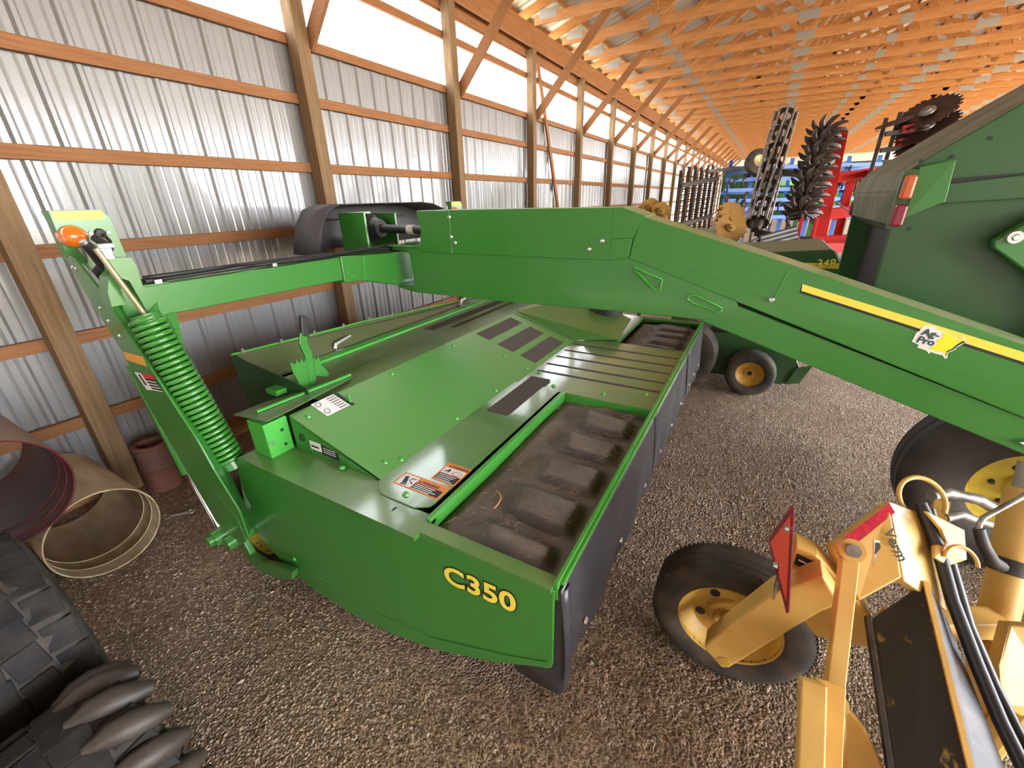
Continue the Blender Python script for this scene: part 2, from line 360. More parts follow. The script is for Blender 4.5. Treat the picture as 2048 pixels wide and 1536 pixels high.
def truss_parts():
    W = 0.038
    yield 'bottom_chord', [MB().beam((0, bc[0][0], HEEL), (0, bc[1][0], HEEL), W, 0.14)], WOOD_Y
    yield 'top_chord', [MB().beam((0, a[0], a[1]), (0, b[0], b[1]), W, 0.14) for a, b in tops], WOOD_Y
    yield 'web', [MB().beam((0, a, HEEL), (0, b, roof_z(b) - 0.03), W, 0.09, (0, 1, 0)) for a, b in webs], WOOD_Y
    yield 'gusset_plate', [MB().box(-W / 2 - 0.003, W / 2 + 0.003, y - (0.16 if i < 6 else 0.09), y + (0.16 if i < 6 else 0.09), z - 0.068, z + 0.068) for i, (y, z) in enumerate(plates)], PLATE
TX = [8.24 + 1.22 * k for k in range(-13, 33)]
TX = [x for x in TX if XN - 0.1 < x < XF + 0.1]
protos = None; far_me = None
for x in TX:
    near = -0.5 < x < 20
    tr = bpy.data.objects.new('roof_truss', None) if near else None
    if near:
        C.objects.link(tr); tr.parent = ceiling; tr.location = (x, 0, 0)
        if protos is None:
            protos = []
            for nm, mbs, mt in truss_parts():
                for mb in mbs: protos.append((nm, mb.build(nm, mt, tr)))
        else:
            for nm, o in protos: link_copy(o, nm, tr)
    else:
        if far_me is None:
            m = MB()
            for nm, mbs, mt in truss_parts():
                m.m = 1 if mt is PLATE else 0
                for mb in mbs: m.add(mb.v, mb.f)
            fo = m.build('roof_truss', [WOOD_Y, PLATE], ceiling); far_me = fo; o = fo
        else: o = link_copy(far_me, 'roof_truss', ceiling)
        o.location = (x, 0, 0)
# ---- right open side: posts and header, far gable wall
side = struct(MB().box(XN, XF, YR, YR + 0.08, 4.55, 4.865).build('wall_right', WOOD_X))
for i, x in enumerate(POSTX):
    if i % 2 == 0: link_copy(p0, 'wall_post', side, (x, YR - 4.12, 0))
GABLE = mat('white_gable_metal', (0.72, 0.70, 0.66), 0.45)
def gable(x):
    pr = []; y = YR
    while y < YL: pr += [(y, 0), (y + 0.03, 0.02), (y + 0.06, 0.02), (y + 0.09, 0)]; y += 0.2305
    m = MB(); n = len(pr)
    return m.add([(x + d, y, 0.1) for y, d in pr] + [(x + d, y, roof_z(y) + 0.1) for y, d in pr], [(i, i + 1, n + i + 1, n + i) for i in range(n - 1)])
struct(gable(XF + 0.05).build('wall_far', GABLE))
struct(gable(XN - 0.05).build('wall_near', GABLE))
# ============================================================ GREEN MOWER CONDITIONER
GREEN_L = mat('green_lip', (0.06, 0.30, 0.04), 0.35, coat=0.2)
OLIVE = mat('olive_mottled_green', (0.075, 0.105, 0.038), 0.4, coat=0.25, col2=(0.13, 0.12, 0.065), nscale=3, namt=.8)  # olive green mottled with a browner tone
mow = thing('mower_conditioner', 'long green hay mower conditioner with coil spring leg, black inserts and C 350 lettering', 'mower', (2.75, 1.4, 0))
def mp(mb, name, m, parent=None, **k):
    o = mb.build(name, m, None, **k)
    return keep(o, parent or mow)
def sub(mb, name, m, parent, **k):
    o = mb.build(name, m, None, **k); o.parent = parent; o.matrix_parent_inverse = parent.matrix_world.inverted() if parent.type == 'EMPTY' else Matrix(); 
    if parent.type != 'EMPTY': o.matrix_parent_inverse = Matrix()
    return o
bpy.context.view_layer.update()
def part(mb, name, m, **k): return mp(mb, name, m, **k)
def piece(mb, name, m, parent, **k):      # sub-part of a world-space part (identity local transform under mow)
    o = mb.build(name, m, None, **k); o.parent = parent; return o
def px_(y): return 0.897 + (2.2 - y) * 0.0268       # end panel is a hair out of square
# ---- end panel with C 350
out = [(2.225, .885), (2.262, .75), (2.322, .505), (2.26, .326), (2.12, .216), (1.97, .132), (1.78, .10), (1.577, .090), (1.323, .103), (0.996, .180), (0.64, .338), (0.455, .445), (.43, .452), (.412, .47), (.405, .50), (.405, .878)]
end = part(MB().plate([(px_(y), y, z) for y, z in out], 0.012), 'end_panel', GREEN, bevel=0.006, fixn=True)
# crease towards the foot of the panel
piece(MB().plate([(px_(y) - 0.004, y, z) for y, z in [(2.20, .30), (2.10, .24), (1.95, .155), (1.577, .115), (1.323, .128), (.996, .205), (.64, .365), (.47, .47), (.43, .50), (.60, .42), (1.0, .27), (1.4, .22), (1.9, .28)]], 0.004), 'lower_flange', GREEN, end, fixn=True)
for i, (m_, off, d) in enumerate(((INK, 0.0085, 0.0), (DECAL_Y, 0.0036, 0.0014))):
    for w_, y_ in (('C', .882), ('350', .775)):
        o = text('model_lettering', w_, 0.128, m_, None, (px_(y_) - 0.0022 - d, y_, .690 + (.882 - y_) * .02), (0.0268, -1, 0), (0, 0, 1), depth=0.0006, offset=off, spacing=1.04, xs=1.12)
        o.parent = end
# ---- far end panel
part(MB().prism([(y, z) for y, z in out], 'x', 4.62, 4.64), 'end_panel', GREEN)
# ---- deck sheets
deck = part(MB().box(2.405, 3.625, .412, 1.4, .878, .899), 'deck', GREEN_D)
for q in ((.895, 1.03, .985, 2.20), (1.03, 1.12, 1.3, 2.2), (.93, .992, .412, .985), (3.625, 4.64, .98, 1.4), (4.55, 4.64, .412, .98)):
    piece(MB().box(q[0], q[1], q[2], q[3], .878, .899), 'deck_strip', GREEN_D, deck)
piece(MB().prism([(1.058, 1.345), (1.028, 1.30), (1.026, 1.10), (1.06, 1.045), (1.085, 1.036), (2.42, 1.03), (2.42, 1.38), (1.1, 1.38)], 'z', .899, .9055), 'deck_sheet', GREEN_D, deck, bevel=0.002)
for xx, yy in ((1.075, 1.19), (1.085, 1.62), (2.47, 1.1), (2.65, 1.3), (2.5, .75), (2.62, .5)):
    piece(MB().lathe([(0, .012), (.012, .011), (.016, .004), (.018, 0)], (xx, yy, .905 if xx < 2.42 else .899), (0, 0, 1), 10, closed=False), 'deck_bolt', GREEN_B, deck, smooth=40)
piece(MB().prism([(.985 + a * .016, 1.175 + b * .006) for a, b in circ(1, 10)], 'z', .8992, .9000), 'drain_slot', INK, deck)
# folded lips round the rubber openings
for q in ((.995, 2.41, .985, 1.010, .895, .910), (.995, 2.41, .985, .992, .80, .895), (2.402, 2.412, .42, .985, .80, .899), (.985, .992, .412, .985, .80, .899), (3.615, 3.627, .42, .985, .80, .899), (3.625, 4.55, .985, 1.006, .895, .908)):
    part(MB().box(*q), 'opening_lip', GREEN_L, bevel=0.003)
# ---- moulded black inserts
def insert(x0, x1, y0, y1, n):
    nx, ny = 96, 40; vs = []; fs = []
    def hgt(u, v):
        c = (u * n + 0.22) % 1.0; e = lambda a, b, x: max(0.0, min(1.0, (x - a) / (b - a)))
        ridge = e(.0, .10, c) * (1 - e(.62, .86, c)); along = e(.06, .14, v) * (1 - e(.50 + .16 * c, .66 + .16 * c, v))
        rim = min(1, e(0, .05, u) * (1 - e(.95, 1, u))) * e(0, .06, v) * (1 - e(.94, 1, v))
        slant = e(.02, .98, v) * 0.0
        return .842 + .046 * ridge * along * rim + 0.014 * rim * e(.1, .9, v) - .004 * math.sin(9 * u + 5 * v)
    for j in range(ny + 1):
        for i in range(nx + 1):
            u, v = i / nx, j / ny; vs.append((x0 + (x1 - x0) * u, y0 + (y1 - y0) * v, hgt(u, v)))
    for j in range(ny):
        for i in range(nx): a = j * (nx + 1) + i; fs.append((a, a + 1, a + nx + 2, a + nx + 1))
    return MB().add(vs, fs)
part(insert(.996, 2.398, .425, .978, 5), 'rubber_insert', BLACK_D, smooth=55, label='black moulded rubber deck insert')
part(insert(3.630, 4.548, .425, .978, 4), 'rubber_insert', BLACK_D, smooth=55)
part(MB().box(.96, 4.62, .43, 2.15, .78, .80), 'under_deck', BLACK)
part(MB().box(1.25, 4.60, .55, .60, .06, .30), 'cutter_bar', BLACK_M)
hs = MB(); rr0 = random.Random(3)
for i in range(260):
    x, y = (rr0.uniform(1.02, 2.38), rr0.uniform(.45, .96)) if i < 200 else (rr0.uniform(3.65, 4.5), rr0.uniform(.45, .96)); a_ = rr0.uniform(0, 6.28); l_ = rr0.uniform(.008, .03); z_ = .892
    hs.tube([(x, y, z_), (x + math.cos(a_) * l_, y + math.sin(a_) * l_, z_ + .003), (x + math.cos(a_ + .5) * l_ * 1.8, y + math.sin(a_ + .5) * l_ * 1.8, z_)], .0008, 3, caps=False)
o = part(hs, 'hay_bits', mat('dry_straw', (.42, .28, .15), .7, col2=(.20, .12, .06), nscale=9, namt=.8)); o['kind'] = 'stuff'
piece(MB().tube([(1.30, .855, .893), (1.285, .825, .900), (1.255, .80, .904), (1.215, .795, .900), (1.195, .80, .893)], .0035, 6), 'hay_curl', mat('hay_curl', (.45, .25, .08), .6), o, smooth=60)
# ---- grit strips on the deck
for x in (2.695, 2.862, 3.052, 3.225, 3.412): piece(MB().box(x - .014, x + .014, .425, 1.335, .899, .9008), 'grip_strip', GRIT, deck)
piece(MB().prism(rrect(1.93, 2.555, 1.158, 1.316, .015), 'z', .9055, .9072), 'grip_strip', GRIT, deck)
# ---- warning decals on the deck
def decal(par, x0, x1, y0, y1, z, kind):
    d = piece(MB().box(x0, x1, y0, y1, z, z + .0008), 'warning_decal', ORANGE, par, label='orange warning decal')
    w_, h_ = abs(y1 - y0), x1 - x0; e = .0012
    if kind == 1:
        q = [('pictogram_panel', WHITE, x0 + .008, x1 - .008, y1 - .098, y1 - .010), ('text_panel', INK, x0 + .008, x1 - .040, y0 + .012, y1 - .102)]
    else:
        q = [('pictogram_panel', WHITE, x0 + .062, x1 - .034, y0 + .008, y1 - .008), ('text_panel', INK, x0 + .008, x0 + .058, y0 + .008, y1 - .008)]
    for nm, m_, a, b, c, f in q: piece(MB().box(a, b, c, f, z + .0006, z + e), nm, m_, d)
    a, b, c, f = q[1][2:]; nl = 4 if kind == 1 else 4
    for i in range(nl):
        xx = b - (b - a) * (i + .55) / nl - .002; ln = (f - c) * random.uniform(.62, .92)
        piece(MB().box(xx - .0022, xx + .0022, f - .006 - ln, f - .006, z + .001, z + e + .0005), 'text_line', WHITE, d)
    a, b, c, f = q[0][2:]
    if kind == 1:
        piece(MB().prism([(a + .060, f - .012), (a + .066, f - .030), (a + .020, f - .052), (a + .012, f - .030)], 'z', z + .001, z + e + .0004), 'pictogram_boot', INK, d)
        piece(MB().prism([(a + .010, f - .026), (a + .016, f - .056), (a + .009, f - .060), (a + .002, f - .03)], 'z', z + .001, z + e + .0005), 'pictogram_boot', INK, d)
        piece(MB().prism([(a + .040, f - .050), (a + .062, f - .056), (a + .062, f - .080), (a + .058, f - .080), (a + .057, f - .060), (a + .036, f - .054)], 'z', z + .001, z + e + .0004), 'pictogram_guard', INK, d)
        piece(MB().prism([(a + .034, f - .060), (a + .022, f - .080), (a + .026, f - .084), (a + .038, f - .064)], 'z', z + .001, z + e + .0004), 'pictogram_blade', INK, d)
    else:
        piece(MB().prism([(b - .006, f - .030), (b - .020, f - .026), (b - .032, f - .010), (b - .036, f - .014), (b - .028, f - .032), (b - .040, f - .036), (b - .042, f - .032), (b - .026, f - .042), (b - .012, f - .038)], 'z', z + .001, z + e + .0004), 'pictogram_person', INK, d)
        piece(MB().tube([(b - .03 + .016 * math.cos(t * .52), f - .085 + .026 * math.sin(t * .52), z + e) for t in range(12)], .0011, 4, closed=True), 'pictogram_machine', INK, d)
        piece(MB().tube([(b - .034 + .010 * math.cos(t * .7), f - .082 + .018 * math.sin(t * .7), z + e) for t in range(9)], .0010, 4, closed=True), 'pictogram_machine', REDINK, d)
    o = text('warning_word', 'WARNING', .020, INK, d, ((x1 - .033) if kind == 1 else (x1 - .027), (y1 - .125) if kind == 1 else (y1 - .035), z + e), (0, -1, 0), (1, 0, 0), depth=.0003, offset=.0006)
    s_ = x1 - .034 if kind == 1 else x1 - .027; yy = (y1 - .108) if kind == 1 else (y1 - .018)
    piece(MB().prism([(s_, yy), (s_, yy - .014), (s_ + .013, yy - .007)], 'z', z + .001, z + e + .0004), 'warning_triangle', INK, d)
decal(deck, 1.112, 1.206, 1.040, 1.309, .9056, 1)
decal(deck, 1.224, 1.367, 1.034, 1.170, .9056, 2)
# ---- front angle iron with bolts and the rubber curtains
fl = part(MB().box(.955, 4.64, .396, .412, .83, .912).box(.97, 4.64, .38, .398, .893, .905), 'front_lip', GREEN_L, bevel=0.003)
for i in range(13):
    x = 1.03 + i * .296
    piece(MB().lathe([(0, .010), (.009, .009), (.013, .003), (.014, 0)], (x, .395, .875), (0, -1, 0), 8, closed=False), 'lip_bolt', STEEL, fl, smooth=40)
def curtain(x0, x1, sag, foot):
    nx, nz = 26, 14; vs = []; fs = []
    for j in range(nz + 1):
        for i in range(nx + 1):
            u, v = i / nx, j / nz; x = x0 + (x1 - x0) * u
            y = .390 - .022 * math.sin(v * 1.75) - .010 * math.sin(u * 17 + v * 3) * v
            z = .885 - (.885 - foot) * v
            vs.append((x, y, z))
    for j in range(nz):
        for i in range(nx): a = j * (nx + 1) + i; fs.append((a, a + 1, a + nx + 2, a + nx + 1))
    return MB().add(vs, fs)
cu = []
for x0, x1 in ((.955, 2.37), (2.40, 3.62), (3.66, 4.62)):
    c = part(curtain(x0, x1, .05, .40), 'rubber_curtain', CURTAIN, smooth=60, label='black rubber crop curtain')
    sm = c.modifiers.new('thick', 'SOLIDIFY'); sm.thickness = .006
    for k in range(3):
        x = x0 + .22 + k * (x1 - x0 - .4) / 2
        piece(MB().lathe([(0, .012), (.012, .010), (.016, 0)], (x, .362, .50), (0, -1, 0), 8, closed=False), 'curtain_bolt', STEEL, c, smooth=40)
# curtain corner wrapping round the near end below the panel
m = MB(); vs = []; nn = 8; path = [(1.01, .374), (.985, .372), (.970, .378), (.964, .395), (.962, .42), (.962, .45), (.963, .49), (.965, .54), (.97, .59)]
for j in range(7):
    v = j / 6
    for i in range(nn + 1):
        x, y = path[i]; foot = .40 - .10 * min(1, i / 3)
        vs.append((x, y - .02 * math.sin(v * 1.7) * (1 - i / nn), .87 - (.87 - foot) * v))
m.add(vs, [(j * (nn + 1) + i, j * (nn + 1) + i + 1, (j + 1) * (nn + 1) + i + 1, (j + 1) * (nn + 1) + i) for j in range(6) for i in range(nn)])
c = part(m, 'curtain_corner', CURTAIN, smooth=60); c.modifiers.new('thick', 'SOLIDIFY').thickness = .006

# ---- sloping hood
def hz(y): return .9 + (y - 1.37) * .3175
hood = part(MB().plate([(1.105, 1.365, .902), (3.507, 1.365, .902), (3.507, 2.0, 1.1), (1.105, 2.0, 1.1)], .012), 'hood', mat('green_hood', (0.085, 0.27, 0.060), 0.34, coat=0.35, dust=(0.34, 0.33, 0.17), dustamt=0.12), bevel=.003, fixn=True)
piece(MB().prism([(1.37, .90), (2.0, .90), (2.0, 1.088), (1.38, .894)], 'x', 1.104, 1.116), 'hood_end', GREEN, hood)
h2 = part(MB().plate([(3.515, 1.365, .904), (4.62, 1.365, .904), (4.62, 2.0, 1.1), (3.515, 2.0, 1.1)], .012), 'hood', GREEN_D, bevel=.003, fixn=True)
# folded cover under the tongue: triangular gusset plate and black gearbox foot
part(MB().plate([(3.52, 1.36, .905), (3.66, .99, .915), (4.10, 1.0, 1.00), (4.25, 1.55, 1.17), (3.53, 1.98, 1.11)], .006), 'gearbox_cover', GREEN_D, fixn=True)
part(MB().lathe([(0, .10), (.16, .10), (.19, .06), (.19, -.06), (0, -.06)], (4.15, 1.30, 1.08), (0, 0, 1), 20), 'gearbox_flange', BLACK_M, smooth=40)
def on_hood(p): return (p[0], p[1], hz(p[1]))
def hood_patch(par, name, m_, pts, up=.0015, th=.0012):
    return piece(MB().plate([(x, y, hz(y) + .002 + up) for x, y in pts], th), name, m_, par, fixn=True)
for a, b in ((1.83, 1.952), (1.603, 1.75), (1.404, 1.54)):
    hood_patch(hood, 'grip_strip', GRIT, [(2.79, a), (3.37, a), (3.37, b), (2.79, b)])
d = hood_patch(hood, 'setting_decal', WHITE, [(1.235, 1.872), (1.385, 1.872), (1.385, 2.0), (1.235, 2.0)], .002)
for i in range(6):
    y = 1.985 - i * .0195
    hood_patch(d, 'scale_mark', INK, [(1.325, y - .004), (1.378, y - .004), (1.378, y), (1.325, y)], .004)
for cx, cy in ((1.262, 1.975), (1.262, 1.905)):
    piece(MB().tube([(cx + .014 * math.cos(a * .7), cy + .016 * math.sin(a * .7), hz(cy + .016 * math.sin(a * .7)) + .005) for a in range(9)], .0012, 4, closed=True), 'scale_mark', INK, d)
    piece(MB().tube([(cx + .020 * math.cos(a * .7), cy + .024 * math.sin(a * .7 + .5), hz(cy + .02 * math.sin(a * .7 + .5)) + .005) for a in range(9)], .0008, 4, closed=True), 'scale_mark', INK, d)
hood_patch(hood, 'adjuster_slot', INK, [(1.392, 1.862), (1.412, 1.862), (1.412, 2.0), (1.392, 2.0)], .0012)
piece(MB().plate([(1.402, 1.885, hz(1.885)), (1.402, 1.918, hz(1.918)), (1.402, 1.918, hz(1.9) + .045), (1.402, 1.895, hz(1.9) + .045)], .006), 'adjuster_pin', GREEN_B, hood, fixn=True)
for x, y in ((1.165, 1.93), (1.20, 1.44), (1.27, 1.40), (1.75, 1.41), (2.2, 1.41), (2.66, 1.41), (3.44, 1.41), (3.44, 1.62), (2.45, 1.94), (1.8, 1.95), (2.68, 1.62)):
    piece(MB().lathe([(0, .010), (.010, .009), (.014, .003), (.016, 0)], (x, y, hz(y) + .002), (0, -.3, 1), 8, closed=False), 'hood_bolt', GREEN_B, hood, smooth=40)
piece(MB().lathe([(.012, .004), (.024, .004), (.024, 0), (.012, 0)], (1.104, 1.93, .985), (-1, 0, 0), 14), 'side_hole', BLACK, hood)
lab = piece(MB().plate([(1.102, 1.872, .985), (1.102, 1.872, .935), (1.102, 1.785, .935), (1.102, 1.785, .985)], .001), 'side_label', WHITE, hood, fixn=True)
piece(MB().box(1.0995, 1.1005, 1.80, 1.86, .952, .962), 'text_line', INK, lab)
lab = piece(MB().plate([(1.102, 1.780, .985), (1.102, 1.780, .925), (1.102, 1.655, .918), (1.102, 1.655, .965)], .001), 'side_label', INK, hood, fixn=True)
for zz in (.970, .957, .945): piece(MB().box(1.0995, 1.1005, 1.675, 1.765, zz - .003, zz), 'text_line', WHITE, lab)
# ---- box beam end and its folded top plate
bx = part(MB().box(.972, 1.102, 2.02, 2.165, .898, 1.095), 'box_beam', GREEN_B, bevel=.006)
for z in (.945, 1.03): piece(MB().lathe([(0, .002), (.009, .002), (.009, 0)], (1.06, 2.0195, z), (0, -1, 0), 10, closed=False), 'bolt_hole', INK, bx)
piece(MB().lathe([(.006, .004), (.013, .004), (.013, 0), (.006, 0)], (.99, 2.0195, .985), (0, -1, 0), 10), 'bolt_ring', STEEL, bx)
part(MB().plate([(.955, 2.235, 1.118), (.980, 1.985, 1.128), (1.12, 1.995, 1.128), (1.58, 2.06, 1.126), (1.60, 2.15, 1.122), (1.40, 2.18, 1.118), (1.10, 2.25, 1.112)], .006), 'top_plate', mat('green_plate_scuffed', (0.055, 0.16, 0.035), 0.28, coat=.2, dust=(.33, .32, .2), dustamt=.30), fixn=True, bevel=.002)
part(MB().beam((1.02, 2.135, 1.128), (1.60, 2.10, 1.130), .018, .012), 'top_plate_rib', GREEN_B)
# ---- rear trough and deflector hood
tr_ = part(MB().plate([(1.30, 2.0, 1.099), (3.6, 2.0, 1.099), (4.62, 2.0, 1.099), (4.62, 2.2, 1.103), (1.30, 2.2, 1.103)], .008), 'ridge_strip', GREEN_T, fixn=True)
tr2 = part(MB().plate([(1.33, 2.2, 1.094), (4.6, 2.2, 1.094), (4.6, 2.52, 1.100), (1.33, 2.52, 1.100)], .008), 'rear_deck', GREEN_T, fixn=True)
part(MB().box(1.64, 4.6, 2.51, 2.60, 1.095, 1.116), 'rear_rail', GREEN_B, bevel=.003)
part(MB().plate([(1.30, 2.60, 1.10), (4.5, 2.60, 1.05), (4.5, 2.75, 1.07), (3.83, 2.75, 1.10), (2.35, 2.75, 1.212), (1.30, 2.77, 1.255)], .006), 'deflector_hood', OLIVE, fixn=True)
dl = part(MB().tube([(1.28, 2.775, 1.258), (2.35, 2.755, 1.216), (3.83, 2.755, 1.104), (4.5, 2.755, 1.074)], .007, 6), 'deflector_edge', GREEN_B)
for i in range(11):
    x = 1.34 + i * .26; z = 1.262 - max(0, (x - 1.3)) * .04 - max(0, x - 2.35) * .034
    piece(MB().lathe([(0, .026), (.008, .022), (.010, 0)], (x, 2.752, z), (0, -.3, 1), 8, closed=False), 'edge_bolt', STEEL, dl, smooth=40)
for x, y in ((1.93, 2.62), (3.5, 2.62)):
    wn = part(MB().lathe([(.0, .004), (.045, .004), (.045, 0), (0, 0)], (x, y, 1.118), (0, 0, 1), 16), 'wing_nut', STEEL_W, smooth=40)
    piece(MB().tube([(x - .02, y, 1.125), (x, y + .01, 1.155), (x + .15, y + .02, 1.180)], [.014, .013, .009], 6), 'handle', STEEL, wn, smooth=40)
piece(MB().box(2.69, 3.95, 2.335, 2.43, 1.100, 1.1015), 'grip_strip', GRIT, tr2)
piece(MB().box(2.85, 4.1, 2.215, 2.265, 1.096, 1.0975), 'grip_strip', GRIT, tr2)
# near end of the rear chamber: dark cheek plate and opening
part(MB().prism([(2.08, 1.165), (2.12, .80), (2.74, .74), (2.80, 1.24), (2.74, 1.262), (2.62, 1.236)], 'x', 1.285, 1.293), 'rear_cheek', mat('dark_green_cheek', (0.012, 0.055, 0.016), 0.4))
part(MB().prism([(2.10, 1.09), (2.12, .12), (2.70, .12), (2.70, 1.0)], 'x', 1.40, 1.41), 'opening_shade_plate', BLACK)  # black plate stands for the shade inside the open end
part(MB().box(1.30, 4.6, 2.66, 2.70, .15, 1.06), 'rear_wall', BLACK)
# ---- adjusting lever on its toothed sector
sec = part(MB().prism([(1.36, 1.075), (1.43, 1.075), (1.512, 1.235), (1.50, 1.262), (1.487, 1.24), (1.475, 1.270), (1.460, 1.245), (1.448, 1.276), (1.433, 1.250), (1.420, 1.281), (1.405, 1.254), (1.392, 1.284), (1.378, 1.258), (1.362, 1.285), (1.350, 1.26), (1.318, 1.285), (1.325, 1.22)], 'y', 2.238, 2.246), 'lever_sector', GREEN)
part(MB().beam((1.22, 2.33, 1.115), (1.40, 2.33, 1.115), .10, .03), 'lever_mount', GREEN_B)
lv = part(MB().plate([(1.405, 2.234, 1.07), (1.447, 2.234, 1.07), (1.468, 2.234, 1.30), (1.452, 2.234, 1.36), (1.466, 2.234, 1.41), (1.425, 2.234, 1.43), (1.402, 2.234, 1.37), (1.418, 2.234, 1.29)], .016), 'lever', GREEN, fixn=True, bevel=.002)
piece(MB().plate([(1.428, 2.228, 1.415), (1.470, 2.228, 1.39), (1.490, 2.228, 1.50), (1.470, 2.228, 1.525), (1.448, 2.228, 1.525)], .030), 'lever_grip', BLACK, lv, fixn=True, bevel=.005)
piece(MB().plate([(1.46, 2.236, 1.15), (1.54, 2.236, 1.11), (1.55, 2.236, 1.135), (1.47, 2.236, 1.27)], .01), 'lever_link', GREEN, lv, fixn=True)
# ---- rear frame: leg, cross beam, spring, lamp bracket
leg_prof = [(2.97, 1.90), (2.943, 1.767), (2.865, 1.634), (2.756, 1.437), (2.719, 1.174), (2.616, .94), (2.54, .745), (2.42, .47), (2.20, .40), (2.09, .50), (2.088, .684), (2.207, .897), (2.27, 1.052), (2.375, 1.208), (2.485, 1.401), (2.657, 1.667), (2.668, 1.715), (2.86, 1.90)]
leg = part(MB().prism(leg_prof, 'x', .775, .785), 'frame_leg', GREEN, bevel=.003)
lf_ = [(.78, 2.665, 1.712), (.78, 2.560, 1.52), (.78, 2.485, 1.401), (.78, 2.375, 1.208), (.78, 2.27, 1.052), (.78, 2.207, .897), (.78, 2.09, .684), (.78, 2.095, .50)]
rf_ = [(1.02, 2.602, 1.76), (1.006, 2.602, 1.622), (.985, 2.60, 1.42), (.95, 2.56, 1.20), (.90, 2.43, 1.03), (.884, 2.37, .93), (.88, 2.30, .736), (.88, 2.245, .45)]
m = MB(); n = len(lf_); bk_ = [(x, y + .012, z) for x, y, z in lf_ + rf_]
m.add(lf_ + rf_ + bk_, [(i, n + i, n + i + 1, i + 1) for i in range(n - 1)] + [(2 * n + i + 1, 3 * n + i + 1, 3 * n + i, 2 * n + i) for i in range(n - 1)] + [(n + i, 3 * n + i, 3 * n + i + 1, n + i + 1) for i in range(n - 1)])
piece(m, 'leg_front_plate', GREEN, leg, fixn=True)
piece(MB().plate([(.772, 2.42, .70), (.772, 2.30, .74), (.772, 2.13, .62), (.772, 2.12, .46), (.772, 2.36, .42)], .006), 'leg_gusset', GREEN, leg, fixn=True)
for y, z in ((2.80, 1.66), (2.76, 1.60), (2.70, 1.53), (2.90, 1.845), (2.935, 1.85)): piece(MB().lathe([(0, .008), (.008, .007), (.011, 0)], (.775, y, z), (-1, 0, 0), 8, closed=False), 'leg_bolt', STEEL, leg, smooth=40)
piece(MB().plate([(.7735, 2.735, 1.445), (.7735, 2.52, 1.452), (.7735, 2.514, 1.401), (.7735, 2.737, 1.399)], .001), 'amber_reflector', AMBER, leg, fixn=True)
dc = piece(MB().plate([(.7735, 2.70, 1.34), (.7735, 2.485, 1.362), (.7735, 2.44, 1.284), (.7735, 2.63, 1.252)], .001), 'danger_decal', INK, leg, fixn=True)
piece(MB().plate([(.7727, 2.70, 1.34), (.7727, 2.622, 1.348), (.7727, 2.555, 1.266), (.7727, 2.63, 1.252)], .0005), 'pictogram_panel', WHITE, dc, fixn=True)
piece(MB().plate([(.7727, 2.615, 1.348), (.7727, 2.485, 1.362), (.7727, 2.470, 1.338), (.7727, 2.60, 1.324)], .0005), 'danger_header', REDINK, dc, fixn=True)
for i in range(4):
    y = 2.59 - i * .012; z = 1.314 - i * .014
    piece(MB().plate([(.7727, y, z), (.7727, y - .115, z + .012), (.7727, y - .115, z + .007), (.7727, y, z - .005)], .0005), 'text_line', WHITE, dc, fixn=True)
piece(MB().plate([(.7723, 2.665, 1.335), (.7723, 2.64, 1.338), (.7723, 2.60, 1.285), (.7723, 2.625, 1.280)], .0004), 'pictogram_person', INK, dc, fixn=True)
# safety mesh scrap behind the decal
# ---- cross beam
beam = part(MB().box(.88, 2.09, 2.60, 2.78, 1.605, 1.762), 'cross_beam', GREEN, bevel=.006)
piece(MB().prism([(.80, 1.62), (1.02, 1.62), (1.02, 1.765), (.80, 1.765)], 'y', 2.602, 2.70), 'corner_plate', GREEN, beam)
k = part(MB().prism([(2.075, 1.585), (2.26, 1.572), (2.74, 1.445), (2.79, 1.46), (2.79, 1.725), (2.70, 1.735), (2.26, 1.755), (2.075, 1.768)], 'y', 2.585, 2.80), 'beam_knuckle', GREEN, bevel=.006)
piece(MB().tube([(2.165 + .05 * math.cos(a * .4), 2.584, 1.67 + .05 * math.sin(a * .4)) for a in range(16)], .0025, 4, closed=True), 'weld_ring', GREEN_B, k)
piece(MB().beam((2.26, 2.583, 1.575), (2.275, 2.583, 1.752), .008, .006, (0, 1, 0)), 'weld_seam', GREEN_B, k)
part(MB().box(2.80, 4.66, 2.60, 2.78, 1.605, 1.762), 'cross_beam', GREEN, bevel=.006)
part(MB().prism(leg_prof, 'x', 4.66, 4.78), 'frame_leg', GREEN)
# hoses lying on the beam
for i, (dy, dz) in enumerate(((0, .012), (.022, .010), (.010, .030), (.035, .014))):
    pts = []
    for s_ in range(40):
        u = s_ / 39; pts.append((.93 + 1.75 * u, 2.63 + dy + .012 * math.sin(9 * u + i * 2), 1.766 + dz + .014 * math.sin(4 * u + i) * u + .03 * max(0, u - .75)))
    h = part(MB().tube(pts, .011, 6), 'hydraulic_hose', BLACK, smooth=60)
for x in (.96, 1.58): part(MB().box(x, x + .03, 2.60, 2.66, 1.764, 1.782), 'hose_clip', STEEL)
